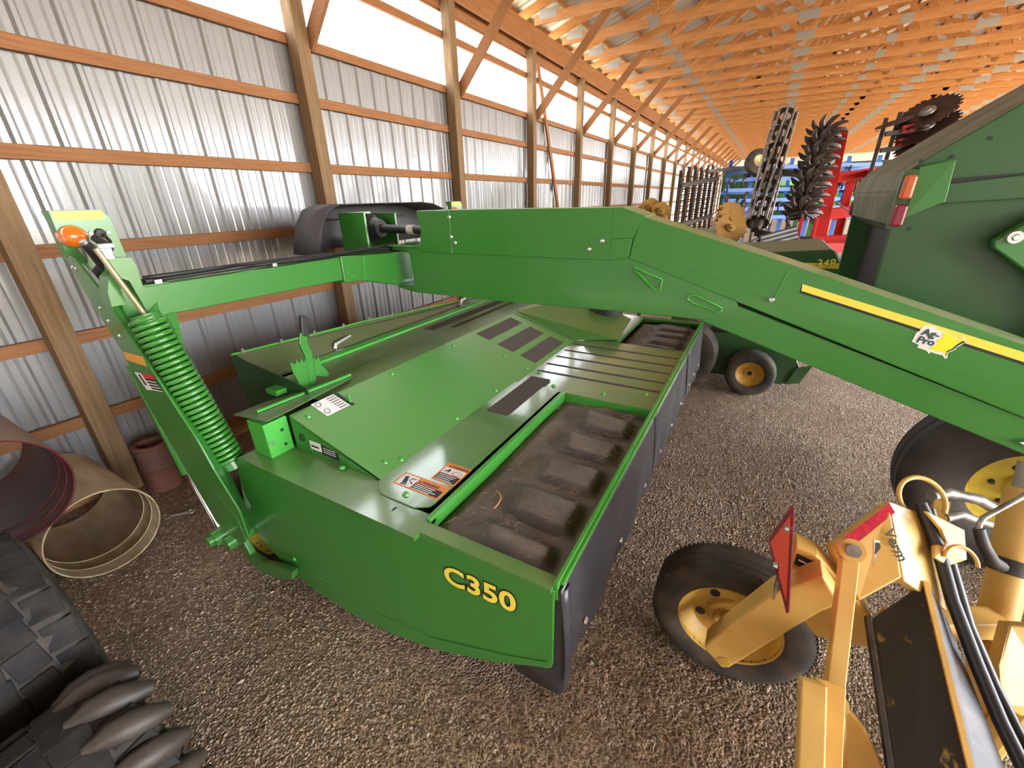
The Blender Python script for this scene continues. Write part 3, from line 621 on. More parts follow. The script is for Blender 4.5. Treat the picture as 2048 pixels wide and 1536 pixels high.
# ---- wheel of the near leg with its fork
def wheel(par_fn, c, r, wdt, rimr, rubber, rim, axis=(1, 0, 0), name='transport_wheel', tread=0):
    prof = [(rimr, -wdt * .42), (rimr + (r - rimr) * .25, -wdt * .5), (r * .86, -wdt * .5), (r * .965, -wdt * .42), (r, -wdt * .28), (r * 1.004, 0), (r, wdt * .28), (r * .965, wdt * .42), (r * .86, wdt * .5), (rimr + (r - rimr) * .25, wdt * .5), (rimr, wdt * .42)]
    ty = par_fn(MB().lathe(prof, c, axis, 44), name, rubber, smooth=50)
    return ty
w1 = wheel(part, (1.02, 2.37, .335), .335, .20, .19, RUBBER, None, name='transport_tyre')
rimp = [(.19, -.09), (.20, -.095), (.20, -.075), (.165, -.06), (.15, -.01), (.07, -.01), (.06, -.045), (0, -.045), (0, .01), (.165, .02), (.19, .09)]
part(MB().lathe(rimp, (1.02, 2.37, .335), (1, 0, 0), 32), 'wheel_rim', RIM_Y, smooth=40)
hub = part(MB().tube([(.76, 2.37, .335), (1.0, 2.37, .335)], .045, 14), 'wheel_spindle', GREEN, smooth=40)
part(MB().prism([(2.44, .40), (2.47, .24), (2.40, .11), (2.25, .085), (2.05, .15), (1.93, .215), (1.90, .285), (2.05, .25), (2.20, .195), (2.33, .20), (2.37, .30), (2.33, .43)], 'x', .845, .882), 'wheel_fork', GREEN, bevel=.006)
part(MB().tube([(.73, 2.43, .37), (.86, 2.43, .37)], .048, 14).tube([(.705, 2.43, .37), (.735, 2.43, .37)], .032, 12), 'cylinder_pivot', GREEN, smooth=40)
for y, z in ((1.96, .30), (1.98, .21)): part(MB().lathe([(0, .008), (.010, .007), (.014, 0)], (px_(y), y, z), (-1, 0, 0), 8, closed=False), 'panel_bolt', GREEN_B, smooth=40)
# ---- lift cylinder behind the leg
part(MB().tube([(.815, 2.80, 1.35), (.800, 2.60, .735)], .038, 16), 'lift_cylinder', GREEN, smooth=40)
part(MB().tube([(.800, 2.605, .745), (.79, 2.455, .385)], .021, 14), 'cylinder_rod', CHROME, smooth=40)
# ---- float spring, its hanger and rod
a, b = Vector((.842, 2.505, 1.625)), Vector((.900, 2.305, .835)); ax = (b - a).normalized(); s_ = ax.cross(Vector((1, 0, 0))).normalized(); u_ = ax.cross(s_)
pts = []; turns = 29
for i in range(turns * 14 + 1):
    t_ = i / (turns * 14); an = 2 * math.pi * turns * t_; rr = .066
    pts.append(a + (b - a) * t_ + (s_ * math.cos(an) + u_ * math.sin(an)) * rr)
sp = part(MB().tube(pts, .0122, 7), 'float_spring', mat('spring_green', (.045, .22, .03), .22, coat=.5), smooth=70, label='green coil float spring')
piece(MB().tube([a - ax * .02, a + ax * .025], .060, 18).tube([b - ax * .02, b + ax * .03], .060, 18), 'spring_plug', GREEN, sp, smooth=40)
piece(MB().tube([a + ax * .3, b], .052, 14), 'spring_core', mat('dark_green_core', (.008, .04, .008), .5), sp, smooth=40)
part(MB().tube([(.757, 2.50, 1.955), (.842, 2.500, 1.63)], .0115, 10), 'spring_rod', mat('yellow_zinc', (.55, .45, .26), .3, metal=.7), smooth=40)
hg = part(MB().plate([(.80, 2.55, 1.905), (.885, 2.55, 1.902), (.893, 2.55, 1.86), (.882, 2.55, 1.68), (.872, 2.55, 1.62), (.845, 2.55, 1.80), (.80, 2.55, 1.83)], .10), 'spring_hanger', GREEN, fixn=True)
piece(MB().plate([(.775, 2.545, 1.83), (.80, 2.545, 1.85), (.80, 2.545, 1.70), (.745, 2.545, 1.70), (.75, 2.545, 1.76)], .10), 'hanger_cheek', GREEN, hg, fixn=True)
# valve block and hose at the leg top
part(MB().box(.800, .850, 2.62, 2.70, 1.88, 1.955).box(.80, .862, 2.61, 2.68, 1.945, 1.965), 'valve_block', STEEL, bevel=.004)
part(MB().tube([(.758, 2.60, 1.975), (.785, 2.62, 1.93), (.825, 2.68, 1.84), (.84, 2.75, 1.80)], [.020, .026, .026, .022], 10), 'hose_fitting', BLACK, smooth=50)
part(MB().tube([(.752, 2.60, 1.985), (.765, 2.605, 1.960)], .014, 10), 'fitting_cap', STEEL, smooth=50)
part(MB().tube([(.86, 2.80, 1.99), (.88, 2.76, 1.95), (.84, 2.74, 1.94), (.86, 2.72, 1.90), (.80, 2.74, 1.84), (.83, 2.78, 1.79)], .020, 8), 'hose_loop', BLACK, smooth=60)
part(MB().tube([(.915, 2.86, 2.0), (.925, 2.84, 1.965), (.90, 2.78, 1.93), (.87, 2.74, 1.93)], .008, 6), 'lamp_wire', BLACK, smooth=60)
# ---- lamp bracket
def bracket(x0, y0, s=1.0, lamp=True):
    lb = part(MB().plate([(x0, y0, 2.112), (x0 + .19, y0, 2.112), (x0 + .216, y0, 2.075), (x0 + .224, y0, 1.84), (x0 + .06, y0, 1.84), (x0 - .002, y0, 1.93)], .006), 'lamp_bracket', GREEN, fixn=True, bevel=.002)
    piece(MB().plate([(x0 - .003, y0 + .09, 2.110), (x0, y0, 2.112), (x0 - .004, y0, 1.90), (x0 - .006, y0 + .07, 1.90), (x0 - .004, y0 + .055, 2.05)], .006), 'bracket_flange', GREEN, lb, fixn=True)
    piece(MB().plate([(x0 + .006, y0 - .001, 2.108), (x0 + .190, y0 - .001, 2.108), (x0 + .196, y0 - .001, 2.068), (x0 + .008, y0 - .001, 2.066)], .001), 'amber_strip', mat('amber_strip', (.85, .55, .03), .35), lb, fixn=True)
    for dx in (.115, .184): piece(MB().lathe([(0, .008), (.009, .007), (.012, 0)], (x0 + dx, y0, 2.004), (0, -1, 0), 8, closed=False), 'bracket_bolt', STEEL, lb, smooth=40)
    piece(MB().lathe([(0, .012), (.016, .012), (.022, .006), (.022, 0)], (x0 + .150, y0, 2.004), (0, -1, 0), 14, closed=False), 'wire_grommet', BLACK_M, lb, smooth=40)
    lm = bpy.data.materials.get('amber_lens')
    if lm is None:
        lm = mat('amber_lens', (.92, .20, .012), .12, coat=.5); lm.node_tree.nodes['Principled BSDF'].inputs['Transmission Weight'].default_value = .25
    ln = part(MB().lathe([(0, .052), (.020, .050), (.038, .040), (.050, .022), (.053, 0), (.053, -.03), (0, -.03)], (x0 + .045, y0 - .008, 1.995), (0, -1, 0), 28), 'lamp_lens', lm, smooth=40)
    piece(MB().tube([(x0 + .048, y0 - .02, 1.945), (x0 + .055, y0 - .015, 1.905), (x0 + .06, y0 + .02, 1.86)], .009, 8), 'lamp_stem', STEEL, ln, smooth=40)
    return lb
bracket(.760, 2.88)
bracket(4.42, 3.35)
part(MB().beam((4.72, 2.78, 1.75), (4.60, 3.36, 1.86), .06, .10), 'bracket_arm', GREEN)
# ---- tongue: fork beam, slanting beam, covers
X0, X1 = 2.60, 2.86
DUSTY = mat('green_paint_dust_top', (0.034, 0.195, 0.022), 0.30, coat=0.2, dust=(0.44, 0.36, 0.22), dustamt=1.0, dscale=2.0)
tb = part(MB().prism([(2.595, 1.792), (2.60, 1.762), (2.45, 1.752), (2.425, 1.73), (2.405, 1.51), (2.42, 1.488), (2.45, 1.484), (2.575, 1.487), (2.575, 1.458), (2.40, 1.432), (1.595, 1.430), (.839, 1.440), (.25, 1.440), (.10, 1.46), (.055, 1.54), (.12, 1.62), (.30, 1.66), (.66, 1.768), (.70, 1.80), (2.3, 1.795)], 'x', X0, X1), 'tongue_beam', GREEN, bevel=.006)
part(MB().prism([(.52, 1.52), (.25, 1.436), (-3.0, .384), (-3.0, .60), (-1.18, 1.135), (.10, 1.55), (.48, 1.655)], 'x', X0 + .014, X1 - .014), 'tongue_beam', GREEN, bevel=.006)
cv = part(MB().prism([(2.295, 2.05), (2.27, 1.90), (2.30, 1.765), (1.99, 1.748), (1.985, 2.052)], 'x', X0 - .012, X1 + .012), 'shaft_cover', DUSTY, bevel=.004)
cv = part(MB().prism([(1.98, 2.053), (1.995, 1.752), (.795, 1.752), (.79, 2.050)], 'x', X0 - .008, X1 + .008), 'shaft_cover', DUSTY, bevel=.004)
part(MB().plate([(X0 - .010, .795, 2.052), (X0 - .010, .795, 1.875), (X0 - .010, .665, 1.885), (X0 - .010, .605, 2.003), (X0 - .010, .745, 2.052)], .28).plate([(X0 - .010, .795, 1.875), (X0 - .010, .798, 1.752), (X0 - .010, .682, 1.772), (X0 - .010, .665, 1.885)], .28), 'cover_corner', DUSTY, bevel=.004, fixn=True)
slope = [(.62, 2.0), (.66, 1.886), (.68, 1.766), (.48, 1.70), (-1.173, 1.140), (-3.0, .548), (-3.0, .83), (-1.065, 1.475), (-.139, 1.772)]
sc = part(MB().prism(slope, 'x', X0 - .004, X1 + .004), 'slope_cover', DUSTY, bevel=.005)
# pressed ridge line and seam on the slope cover
piece(MB().beam((X0 - .005, .50, 1.775), (X0 - .005, -3.0, .65), .004, .008), 'pressed_ridge', GREEN, sc)
piece(MB().beam((X0 - .006, -.139, 1.74), (X0 - .006, -.10, 1.57), .003, .004, (0, 1, 0)), 'sheet_seam', GREEN_B, sc)
# stripe and dealer decal
def yz(pts, x): return [(x, y, z) for y, z in pts]
piece(MB().plate(yz([(-.208, 1.676), (-3.0, .905), (-3.0, .845), (-.208, 1.632)], X0 - .0045), .0008), 'stripe_edge', INK, sc, fixn=True)
piece(MB().plate(yz([(-.212, 1.677), (-3.0, .915), (-3.0, .862), (-.214, 1.643)], X0 - .0055), .0008), 'yellow_stripe', DECAL_Y, sc, fixn=True)
dw = [(-0.731, 1.524), (-0.764, 1.519), (-0.769, 1.51), (-0.802, 1.499), (-0.832, 1.479), (-0.856, 1.472), (-0.859, 1.483), (-0.871, 1.484), (-0.881, 1.469), (-0.875, 1.451), (-0.859, 1.433), (-0.859, 1.423), (-0.838, 1.404), (-0.843, 1.379), (-0.837, 1.374), (-0.824, 1.389), (-0.798, 1.393), (-0.78, 1.399), (-0.776, 1.389), (-0.763, 1.403), (-0.727, 1.414), (-0.728, 1.427), (-0.7, 1.439), (-0.705, 1.485), (-0.713, 1.492), (-0.719, 1.518)]
dy = [(-0.792, 1.496), (-0.805, 1.496), (-0.83, 1.479), (-0.851, 1.468), (-0.861, 1.474), (-0.863, 1.48), (-0.869, 1.481), (-0.875, 1.471), (-0.866, 1.462), (-0.853, 1.445), (-0.847, 1.428), (-0.831, 1.413), (-0.834, 1.388), (-0.824, 1.402), (-0.799, 1.407), (-0.769, 1.413), (-0.783, 1.432), (-0.792, 1.446), (-0.785, 1.457), (-0.799, 1.478)]
dk = [(-0.876, 1.467), (-0.879, 1.462), (-0.859, 1.439), (-0.853, 1.423), (-0.835, 1.407), (-0.837, 1.386), (-0.834, 1.386), (-0.831, 1.411), (-0.847, 1.426), (-0.854, 1.443), (-0.866, 1.461)]
dd = piece(MB().plate(yz(dw, X0 - .0068), .0008), 'dealer_decal', WHITE, sc, fixn=True)
piece(MB().plate(yz(dk, X0 - .0074), .0006), 'decal_shadow', INK, dd, fixn=True)
piece(MB().plate(yz(dy, X0 - .0078), .0006), 'decal_map', mat('decal_bright_yellow', (.92, .80, .02), .45), dd, fixn=True)
TEAL = mat('decal_dark_teal', (.02, .06, .075), .45)
text('decal_lettering', 'Ag-', .045, TEAL, dd, (X0 - .0088, -.722, 1.477), (0, -1, -.16), (0, 0, 1), depth=.0003, offset=.0012)
text('decal_lettering', 'Pro', .045, TEAL, dd, (X0 - .0088, -.714, 1.440), (0, -1, -.16), (0, 0, 1), depth=.0003, offset=.0012)
# gusset shapes and bolts on the tongue side
gp = piece(MB().plate(yz([(.67, 1.775), (.22, 1.63), (.14, 1.625), (.075, 1.59), (.058, 1.53), (.09, 1.47), (.14, 1.452), (.60, 1.452)], X0 - .001), .004), 'side_gusset', GREEN, tb, fixn=True)
for o_ in ([(.645, 1.717), (.473, 1.657), (.478, 1.600), (.515, 1.597), (.630, 1.695)], [(.315, 1.582), (.275, 1.578), (.135, 1.522), (.135, 1.505), (.155, 1.497), (.29, 1.535), (.322, 1.556)]):
    piece(MB().tube([(X0 - .006, y, z) for y, z in o_], .006, 6, closed=True), 'gusset_slot_rim', GREEN_B, tb, smooth=60)
for y, z in ((1.99, 2.005), (1.985, 1.87), (1.955, 1.83), (.93, 1.815), (.85, 1.865), (-.092, 1.588)):
    piece(MB().lathe([(0, .010), (.010, .009), (.015, .002), (.016, 0)], (X0 - .012, y, z), (-1, 0, 0), 10, closed=False), 'cover_bolt', STEEL, tb, smooth=40)
part(MB().box(2.56, 2.90, 2.35, 2.60, 1.79, 1.80).box(2.66, 2.78, 2.42, 2.52, 1.80, 1.815), 'fork_top_plate', GREEN, bevel=.004)
part(MB().plate([(2.592, -1.195, 1.020), (2.592, -1.23, 1.040), (2.592, -1.30, 1.02), (2.592, -1.26, .99)], .001), 'white_decal', WHITE, fixn=True)
part(MB().tube([(2.73, -2.95, .50), (2.73, -2.95, .02)], .045, 12).box(2.62, 2.84, -3.06, -2.84, 0, .02), 'jack_stand', BLACK_M)
# ---- drive shaft between gearbox and cover
sh = part(MB().tube([(2.72, 2.86, 1.915), (2.72, 2.28, 1.905)], .034, 18), 'drive_shaft', BLACK, smooth=40)
piece(MB().lathe([(.035, 0), (.0362, 0), (.0362, .06), (.035, .06)], (2.72, 2.78, 1.9136), (0, -1, -.017), 20, a0=1.6, a1=4.2), 'shaft_label', WHITE, sh)
piece(MB().tube([(2.72, 2.51, 1.909), (2.72, 2.44, 1.908)], .0365, 20), 'shaft_band', mat('cream_decal', (.62, .58, .48), .5), sh, smooth=40)
part(MB().lathe([(.03, -.06), (.07, -.05), (.082, 0), (.088, .03), (.115, .05), (.118, .15), (.10, .16), (.03, .16)], (2.72, 2.86, 1.915), (0, 1, 0), 24), 'shaft_shield', BLACK, smooth=45)
gb = part(MB().box(2.54, 2.56, 2.80, 3.10, 1.72, 2.045).box(2.56, 2.88, 3.08, 3.10, 1.72, 2.045).box(2.88, 2.90, 2.80, 3.10, 1.72, 2.03), 'gearbox_bracket', GREEN, bevel=.003)
piece(MB().plate([(2.56, 3.079, 2.045), (2.87, 3.079, 2.045), (2.88, 3.079, 1.74), (2.56, 3.079, 1.72)], .01), 'bracket_back', GREEN, gb, fixn=True)
part(MB().box(2.60, 3.2, 2.80, 3.1, 1.60, 1.74), 'swivel_gearbox', GREEN, bevel=.01)
# black moulded shield behind the gearbox
vs = []; ol = [(2.20, 1.745), (2.27, 1.96), (2.36, 2.075), (2.48, 2.112), (3.45, 2.115), (3.62, 2.10), (4.05, 1.97), (4.10, 1.745)]
m = MB(); n = len(ol)
rings = [(3.02, 0.0), (3.05, .0), (3.06, .05), (3.36, .06), (3.40, .14)]
cx, cz = 3.15, 1.745
m.add([(cx + (x - cx) * (1 - e / 1.2), y, cz + (z - cz) * (1 - e)) for y, e in ((2.98, 0.0), (3.30, .0), (3.36, .05), (3.38, .14), (3.38, .5))for x, z in ol], [(r * n + i, r * n + i + 1, (r + 1) * n + i + 1, (r + 1) * n + i) for r in range(4) for i in range(n - 1)] + [tuple(4 * n + i for i in range(n))])
m.add([(2.9 + a_, 3.355, z_) for a_ in (0, .012) for z_ in (1.76, 1.98)], [(0, 1, 3, 2)]); m.add([(2.6, 3.355, 1.98), (3.6, 3.355, 1.98), (3.6, 3.355, 1.99), (2.6, 3.355, 1.99)], [(0, 1, 2, 3)])
shd = part(m, 'plastic_shield', mat('charcoal_plastic', (.050, .046, .046), .5, bump=.03, bscale=200), smooth=30, label='charcoal moulded plastic shield'); shd.modifiers.new('thick', 'SOLIDIFY').thickness = .008
# ============================================================ YELLOW RAKE beside the mower
rake = thing('hay_rake', 'amber yellow hay rake end frame with trailer wheel, black boom and orange triangle sign', 'hay rake', (1.5, -0.4, 0))
bpy.context.view_layer.update()
def rp(mb, name, m, **k): return keep(mb.build(name, m, None, **k), rake)
wc = (1.652, -.170, .332); wr, ww = .331, .185
prof = [(.205, -ww * .40), (.225, -ww * .47), (.285, -ww * .5), (.318, -ww * .44), (.329, -ww * .36), (.326, -ww * .22), (.331, -ww * .2), (.331, -ww * .03), (.327, 0), (.331, ww * .03), (.331, ww * .2), (.326, ww * .22), (.329, ww * .36), (.318, ww * .44), (.285, ww * .5), (.225, ww * .47), (.205, ww * .40)]
ty = rp(MB().lathe(prof, wc, (1, 0, 0), 64), 'tyre', RUBBER, smooth=35)
tb_ = MB()
for k in range(90):
    a = 2 * math.pi * k / 90
    for s_ in (-1, 1):
        c, s2 = math.cos(a), math.sin(a); r0 = .327
        p = Vector((wc[0] + s_ * ww * .37, wc[1] + c * r0, wc[2] + s2 * r0)); t_ = Vector((0, -s2, c)); n_ = Vector((0, c, s2))
        tb_.beam(p - Vector((ww * .06, 0, 0)), p + Vector((ww * .06, 0, 0)), .011, .0045, n_)
o = piece(tb_, 'tread_lugs', RUBBER, ty); o['kind'] = 'stuff'
rm = rp(MB().lathe([(.205, -.078), (.212, -.082), (.212, -.070), (.190, -.055), (.176, -.030), (.160, -.012), (.10, -.018), (.088, -.035), (.066, -.038), (.06, -.02), (0, -.02), (0, .0), (.15, .01), (.20, .075), (.212, .08), (.205, .085)], wc, (1, 0, 0), 40), 'wheel_rim', RIM_O, smooth=35)
for k in range(5):
    a = 2 * math.pi * k / 5 + .3; q = (wc[0] - .030, wc[1] + .092 * math.cos(a), wc[2] + .092 * math.sin(a))
    piece(MB().lathe([(0, .010), (.008, .009), (.011, 0)], (wc[0] - .019, q[1], q[2]), (-1, 0, 0), 8, closed=False), 'wheel_nut', RIM_O, rm, smooth=40)
    a += .63
    piece(MB().lathe([(0, .001), (.022, .001), (.022, 0)], (wc[0] - .0165, wc[1] + .125 * math.cos(a), wc[2] + .125 * math.sin(a)), (-1, 0, 0), 10, closed=False), 'rim_hole', INK, rm)
rp(MB().tube([(1.40, -.170, .335), (1.64, -.170, .335)], .032, 14), 'axle', YEL_OLD, smooth=40)
# trailing arm carrying the wheel
arm = rp(MB().prism([(-.088, .385), (-.095, .360), (-.165, .300), (-.190, .318), (-.397, .770), (-.44, .84), (-.37, .93), (-.254, .786), (-.102, .425)], 'x', 1.385, 1.475), 'wheel_arm', YEL_OLD, bevel=.008)
piece(MB().lathe([(0, .004), (.022, .004), (.022, 0)], (1.385, -.165, .345), (-1, 0, 0), 16, closed=False), 'axle_boss', RIM_O, arm)
fr = rp(MB().prism([(-.295, .945), (-.28, .72), (-.44, .56), (-.60, .60), (-.56, .74), (-.44, .86), (-.36, .93)], 'x', 1.48, 1.56), 'rear_frame', YEL_OLD, bevel=.006)
lb = piece(MB().plate([(1.479, -.305, .915), (1.479, -.305, .865), (1.479, -.385, .845), (1.479, -.385, .895)], .001), 'maker_label', INK, fr, fixn=True)
piece(MB().plate([(1.478, -.315, .893), (1.478, -.315, .886), (1.478, -.37, .872), (1.478, -.37, .879)], .0005), 'text_line', WHITE, lb, fixn=True)
# slow moving vehicle triangle
A, B, Cc = Vector((1.355, -.231, 1.208)), Vector((1.512, -.214, .908)), Vector((1.163, -.270, .914))
def tri(A, B, Cc, cut, sc, lift):
    G = (A + B + Cc) / 3; n = (B - A).cross(Cc - A).normalized(); P = [G + (p - G) * sc for p in (A, B, Cc)]; out = []
    for i in range(3):
        p, q, r_ = P[i], P[(i + 1) % 3], P[i - 1]; out += [p + (r_ - p) * cut, p + (q - p) * cut]
    return [p + n * lift for p in out], n
pts, nn = tri(A, B, Cc, .07, 1.0, 0)
sgn = 1 if nn.y > 0 else -1
smv = rp(MB().plate(pts, .003), 'triangle_sign', SMV_R, label='orange slow vehicle triangle', fixn=True)
nc = nn if nn.dot(VIEW - A) > 0 else -nn
for lf in (.0016, -.0034):
    p2, n2_ = tri(A, B, Cc, .005, .74, 0); piece(MB().plate([p + nc * lf for p in p2], .0012), 'sign_face', SMV, smv, fixn=True)
mid = (A + B + Cc) / 3
for dz in (.10, -.06): piece(MB().lathe([(0, .014), (.009, .012), (.013, 0)], mid + nc * .003 + Vector((0, 0, dz)), nc, 8, closed=False), 'sign_bolt', STEEL, smv, smooth=40)
rp(MB().beam((1.40, -.262, .76), (1.37, -.246, 1.08), .035, .008, (0, 1, 0)), 'sign_post', STEEL_W)
# gear head block with red tape
F0 = [(1.523, -.399, .957), (1.681, -.551, 1.095), (1.576, -.572, 1.012), (1.520, -.604, .915), (1.440, -.499, .828)]
hb = rp(MB().plate([(1.523, -.399, .957), (1.681, -.551, 1.095), (1.520, -.604, .915), (1.440, -.499, .828)], .06), 'head_block', YEL_OLD, fixn=True, bevel=.006)
top = [(1.681, -.551, 1.095), (1.767, -.671, 1.027), (1.720, -.716, .933), (1.576, -.766, .791), (1.519, -.610, .905)]
rp(MB().plate(top, .035), 'head_cap', mat('yellow_paint_chipped', (.60, .38, .10), .45, col2=(.16, .14, .12), nscale=7, namt=.9, ramp=(.58, .66), detail=8), fixn=True, bevel=.004)
e1 = (Vector(F0[1]) - Vector(F0[0])); dn = (Vector(F0[4]) - Vector(F0[0])); nrm_ = e1.cross(dn).normalized()
if nrm_.dot(Vector((0, 0, 2.1)) - Vector(F0[0])) < 0: nrm_ = -nrm_
def onface(u, v, l=.002): return Vector(F0[0]) + e1 * u + dn * v + nrm_ * l
piece(MB().plate([onface(.02, .02), onface(.98, .02), onface(.99, .20), onface(.03, .24)], .001), 'red_tape', REFL, hb, fixn=True)
lg = piece(MB().plate([onface(.32, .80), onface(.56, .36), onface(.62, .42), onface(.61, .54), onface(.49, .58), onface(.38, .84)], .001), 'maker_emblem', WHITE, hb, fixn=True)
piece(MB().plate([onface(.35, .76, .003), onface(.555, .40, .003), onface(.60, .44, .003), onface(.59, .52, .003), onface(.47, .56, .003)], .0005), 'emblem_fill', INK, lg, fixn=True)
text('maker_lettering', 'Verm', .046, INK, hb, onface(.70, .30, .014), dn - e1 * .02, e1, depth=.0004, offset=.0008)
# top link bar with pin
p0_, p1_ = Vector((1.425, -.423, 1.035)), Vector((1.150, -.433, .679))
dd_ = (p1_ - p0_).normalized(); sd = dd_.cross(Vector((0, 1, 0))).normalized()
lk = rp(MB().beam(p0_ + dd_ * .03, p1_ - dd_ * .02, .052, .046, (0, 1, 0)), 'link_bar', YEL_OLD, bevel=.004)
piece(MB().tube([p0_ + sd * .03 + Vector((0, .0, 0)), p0_ - sd * .03], .036, 20), 'link_eye', YEL_OLD, lk, smooth=40)
piece(MB().tube([p1_ + sd * .03, p1_ - sd * .03], .036, 20), 'link_eye', YEL_OLD, lk, smooth=40)
piece(MB().tube([p0_ - sd * .045, p0_ + sd * .02], .020, 16), 'link_pin', STEEL_W, lk, smooth=40)
piece(MB().tube([p0_ + sd * .035, p0_ + sd * .06], .024, 6).tube([p0_ + sd * .06, p0_ + sd * .078], .010, 10), 'link_nut', STEEL, lk)
# lower clevis and swing arm
cl = rp(MB().beam((1.088, -.352, .80), (.90, -.375, .60), .052, .062, (0, 1, 0)), 'clevis', YEL_OLD, bevel=.005)
piece(MB().beam((1.12, -.400, .785), (.925, -.420, .56), .012, .075, (0, 1, .0)), 'clevis_cheek', YEL_OLD, cl, bevel=.003)
piece(MB().lathe([(0, .002), (.015, .002), (.015, 0)], (1.068, -.337, .790), (-.55, .3, .75), 16, closed=False), 'pin_hole', INK, cl)
piece(MB().beam((.935, -.38, .63), (.90, -.50, .45), .05, .06, (1, 0, 0)), 'clevis_foot', YEL_OLD, cl, bevel=.004)
rp(MB().plate([(1.175, -.470, .655), (1.135, -.520, .640), (.960, -.640, .52), (.90, -.60, .44), (.98, -.50, .47), (1.05, -.455, .56)], .05), 'swing_arm', YEL_OLD, fixn=True, bevel=.006)
rp(MB().tube([(1.02, -.50, .55), (1.00, -.52, .02)], .035, 12).box(.92, 1.08, -.60, -.44, 0, .02), 'support_leg', YEL_OLD)
# black boom with a worn grey flank
BOOM = mat('boom_black_worn', (.018, .018, .019), .4, col2=(.50, .34, .10), nscale=7, namt=.9, ramp=(.63, .72), stretch=(1.2, 3, 3), detail=8)
FLANK = mat('boom_grey_worn', (.075, .075, .080), .6, col2=(.20, .15, .13), nscale=9, namt=.8, ramp=(.45, .7), detail=8)
a0, a1, b0_, b1_, c0_, c1_ = Vector((1.443, -.549, .777)), Vector((.93, -.602, .55)), Vector((1.574, -.682, .881)), Vector((1.05, -.742, .64)), Vector((1.566, -.771, .763)), Vector((1.08, -.88, .555))
bm_ = rp(MB().plate([a0, b0_, b1_, a1], .05), 'boom', BOOM, fixn=True, bevel=.004)
piece(MB().plate([b0_ + Vector((0, -.012, -.006)), c0_, c1_, b1_ + Vector((0, -.012, -.006))], .04), 'boom_flank', FLANK, bm_, fixn=True)
piece(MB().beam(b0_ + Vector((0, 0, .004)), b1_ + Vector((0, 0, .004)), .014, .008), 'boom_edge', YEL_OLD, bm_)
piece(MB().beam(a0 + Vector((0, .014, -.004)), a1 + Vector((0, .014, -.004)), .012, .020), 'boom_pipe', BLACK_M, bm_)
# hoses and their hooks
hA = [(1.767, -.66, 1.065), (1.752, -.672, 1.047), (1.686, -.716, .965), (1.576, -.763, .842), (1.453, -.815, .739), (1.337, -.861, .657), (1.20, -.905, .60), (1.0, -.95, .56)]
hB = [(1.80, -.700, 1.03), (1.78, -.707, 1.011), (1.683, -.766, .901), (1.570, -.821, .765), (1.452, -.877, .666), (1.347, -.914, .616), (1.21, -.95, .585), (1.0, -.99, .55)]
for h in (hA, hB): rp(MB().tube(h, .0195, 12), 'hydraulic_hose', BLACK, smooth=70)
hk = rp(MB().plate([(1.722, -.664, 1.068), (1.752, -.790, 1.011), (1.696, -.805, .931), (1.640, -.745, .925), (1.621, -.697, .958), (1.662, -.700, .975), (1.690, -.735, .985), (1.688, -.712, 1.03)], .012), 'hose_hook', YEL_OLD, fixn=True, bevel=.003)
def arc3(c, r, a0_, a1_, u, v, n=20): return [Vector(c) + Vector(u) * r * math.cos(a0_ + (a1_ - a0_) * i / n) + Vector(v) * r * math.sin(a0_ + (a1_ - a0_) * i / n) for i in range(n + 1)]
ru = Vector((.35, -.93, -.1)).normalized(); rv = Vector((.55, .2, .8)).normalized()
piece(MB().tube(arc3((1.80, -.672, 1.065), .078, -.5, 4.2, ru, rv), .0085, 8), 'hose_ring', YEL_OLD, hk, smooth=60)
piece(MB().tube(arc3((1.655, -.775, .945), .050, -.2, 3.0, ru, rv), .0065, 8), 'hose_ring', YEL_OLD, hk, smooth=60)
# upright pivot post with black collar
pp0, pp1 = Vector((2.06, -1.03, 1.06)), Vector((1.80, -1.02, .52))
ax_ = (pp1 - pp0).normalized()
pv = rp(MB().tube([pp0, pp0 + ax_ * .27], .060, 24), 'pivot_post', YEL_OLD, smooth=40)
piece(MB().tube([pp0 - ax_ * .10, pp0 + ax_ * .02], .042, 20), 'post_top', mat('grey_pipe', (.30, .27, .22), .5), pv, smooth=40)
piece(MB().tube([pp0 + ax_ * .265, pp0 + ax_ * .32], .068, 24), 'post_collar', BLACK_M, pv, smooth=40)
piece(MB().tube([pp0 + ax_ * .31, pp1], .056, 24), 'post_tube', YEL_OLD, pv, smooth=40)
piece(MB().tube([pp1 - ax_ * .03, pp1], .088, 28), 'post_flange', YEL_OLD, pv, smooth=40)
piece(MB().tube([pp1, pp1 + ax_ * .30], .05, 20), 'post_foot', YEL_OLD, pv, smooth=40)
piece(MB().tube([(2.02, -1.07, 1.13), (1.963, -.99, 1.098), (1.850, -.862, 1.018), (1.832, -.852, 1.005), (1.825, -.853, .98)], .0095, 8), 'post_handle', STEEL_W, pv, smooth=60)
piece(MB().tube([(1.825, -.853, .985), (1.805, -.875, .935), (1.81, -.918, .875), (1.86, -.97, .83)], [.017, .019, .021, .020], 10), 'handle_lever', BLACK_M, pv, smooth=60)
rp(MB().plate([(1.66, -.955, .745), (1.70, -1.10, .77), (1.60, -1.14, .52), (1.53, -1.02, .50), (1.50, -.95, .545), (1.56, -.93, .65)], .04), 'swing_bracket', YEL_OLD, fixn=True, bevel=.006)
rp(MB().tube([(1.62, -1.06, .52), (1.62, -1.06, .02)], .04, 12).box(1.52, 1.72, -1.16, -.96, 0, .02), 'support_leg', YEL_OLD)
rp(MB().tube([(2.24, -.86, .84), (2.302, -.929, .84), (2.363, -1.063, .806), (2.426, -1.284, .675), (2.44, -1.5, .45)], .024, 10), 'guard_bar', STEEL_W, smooth=60)
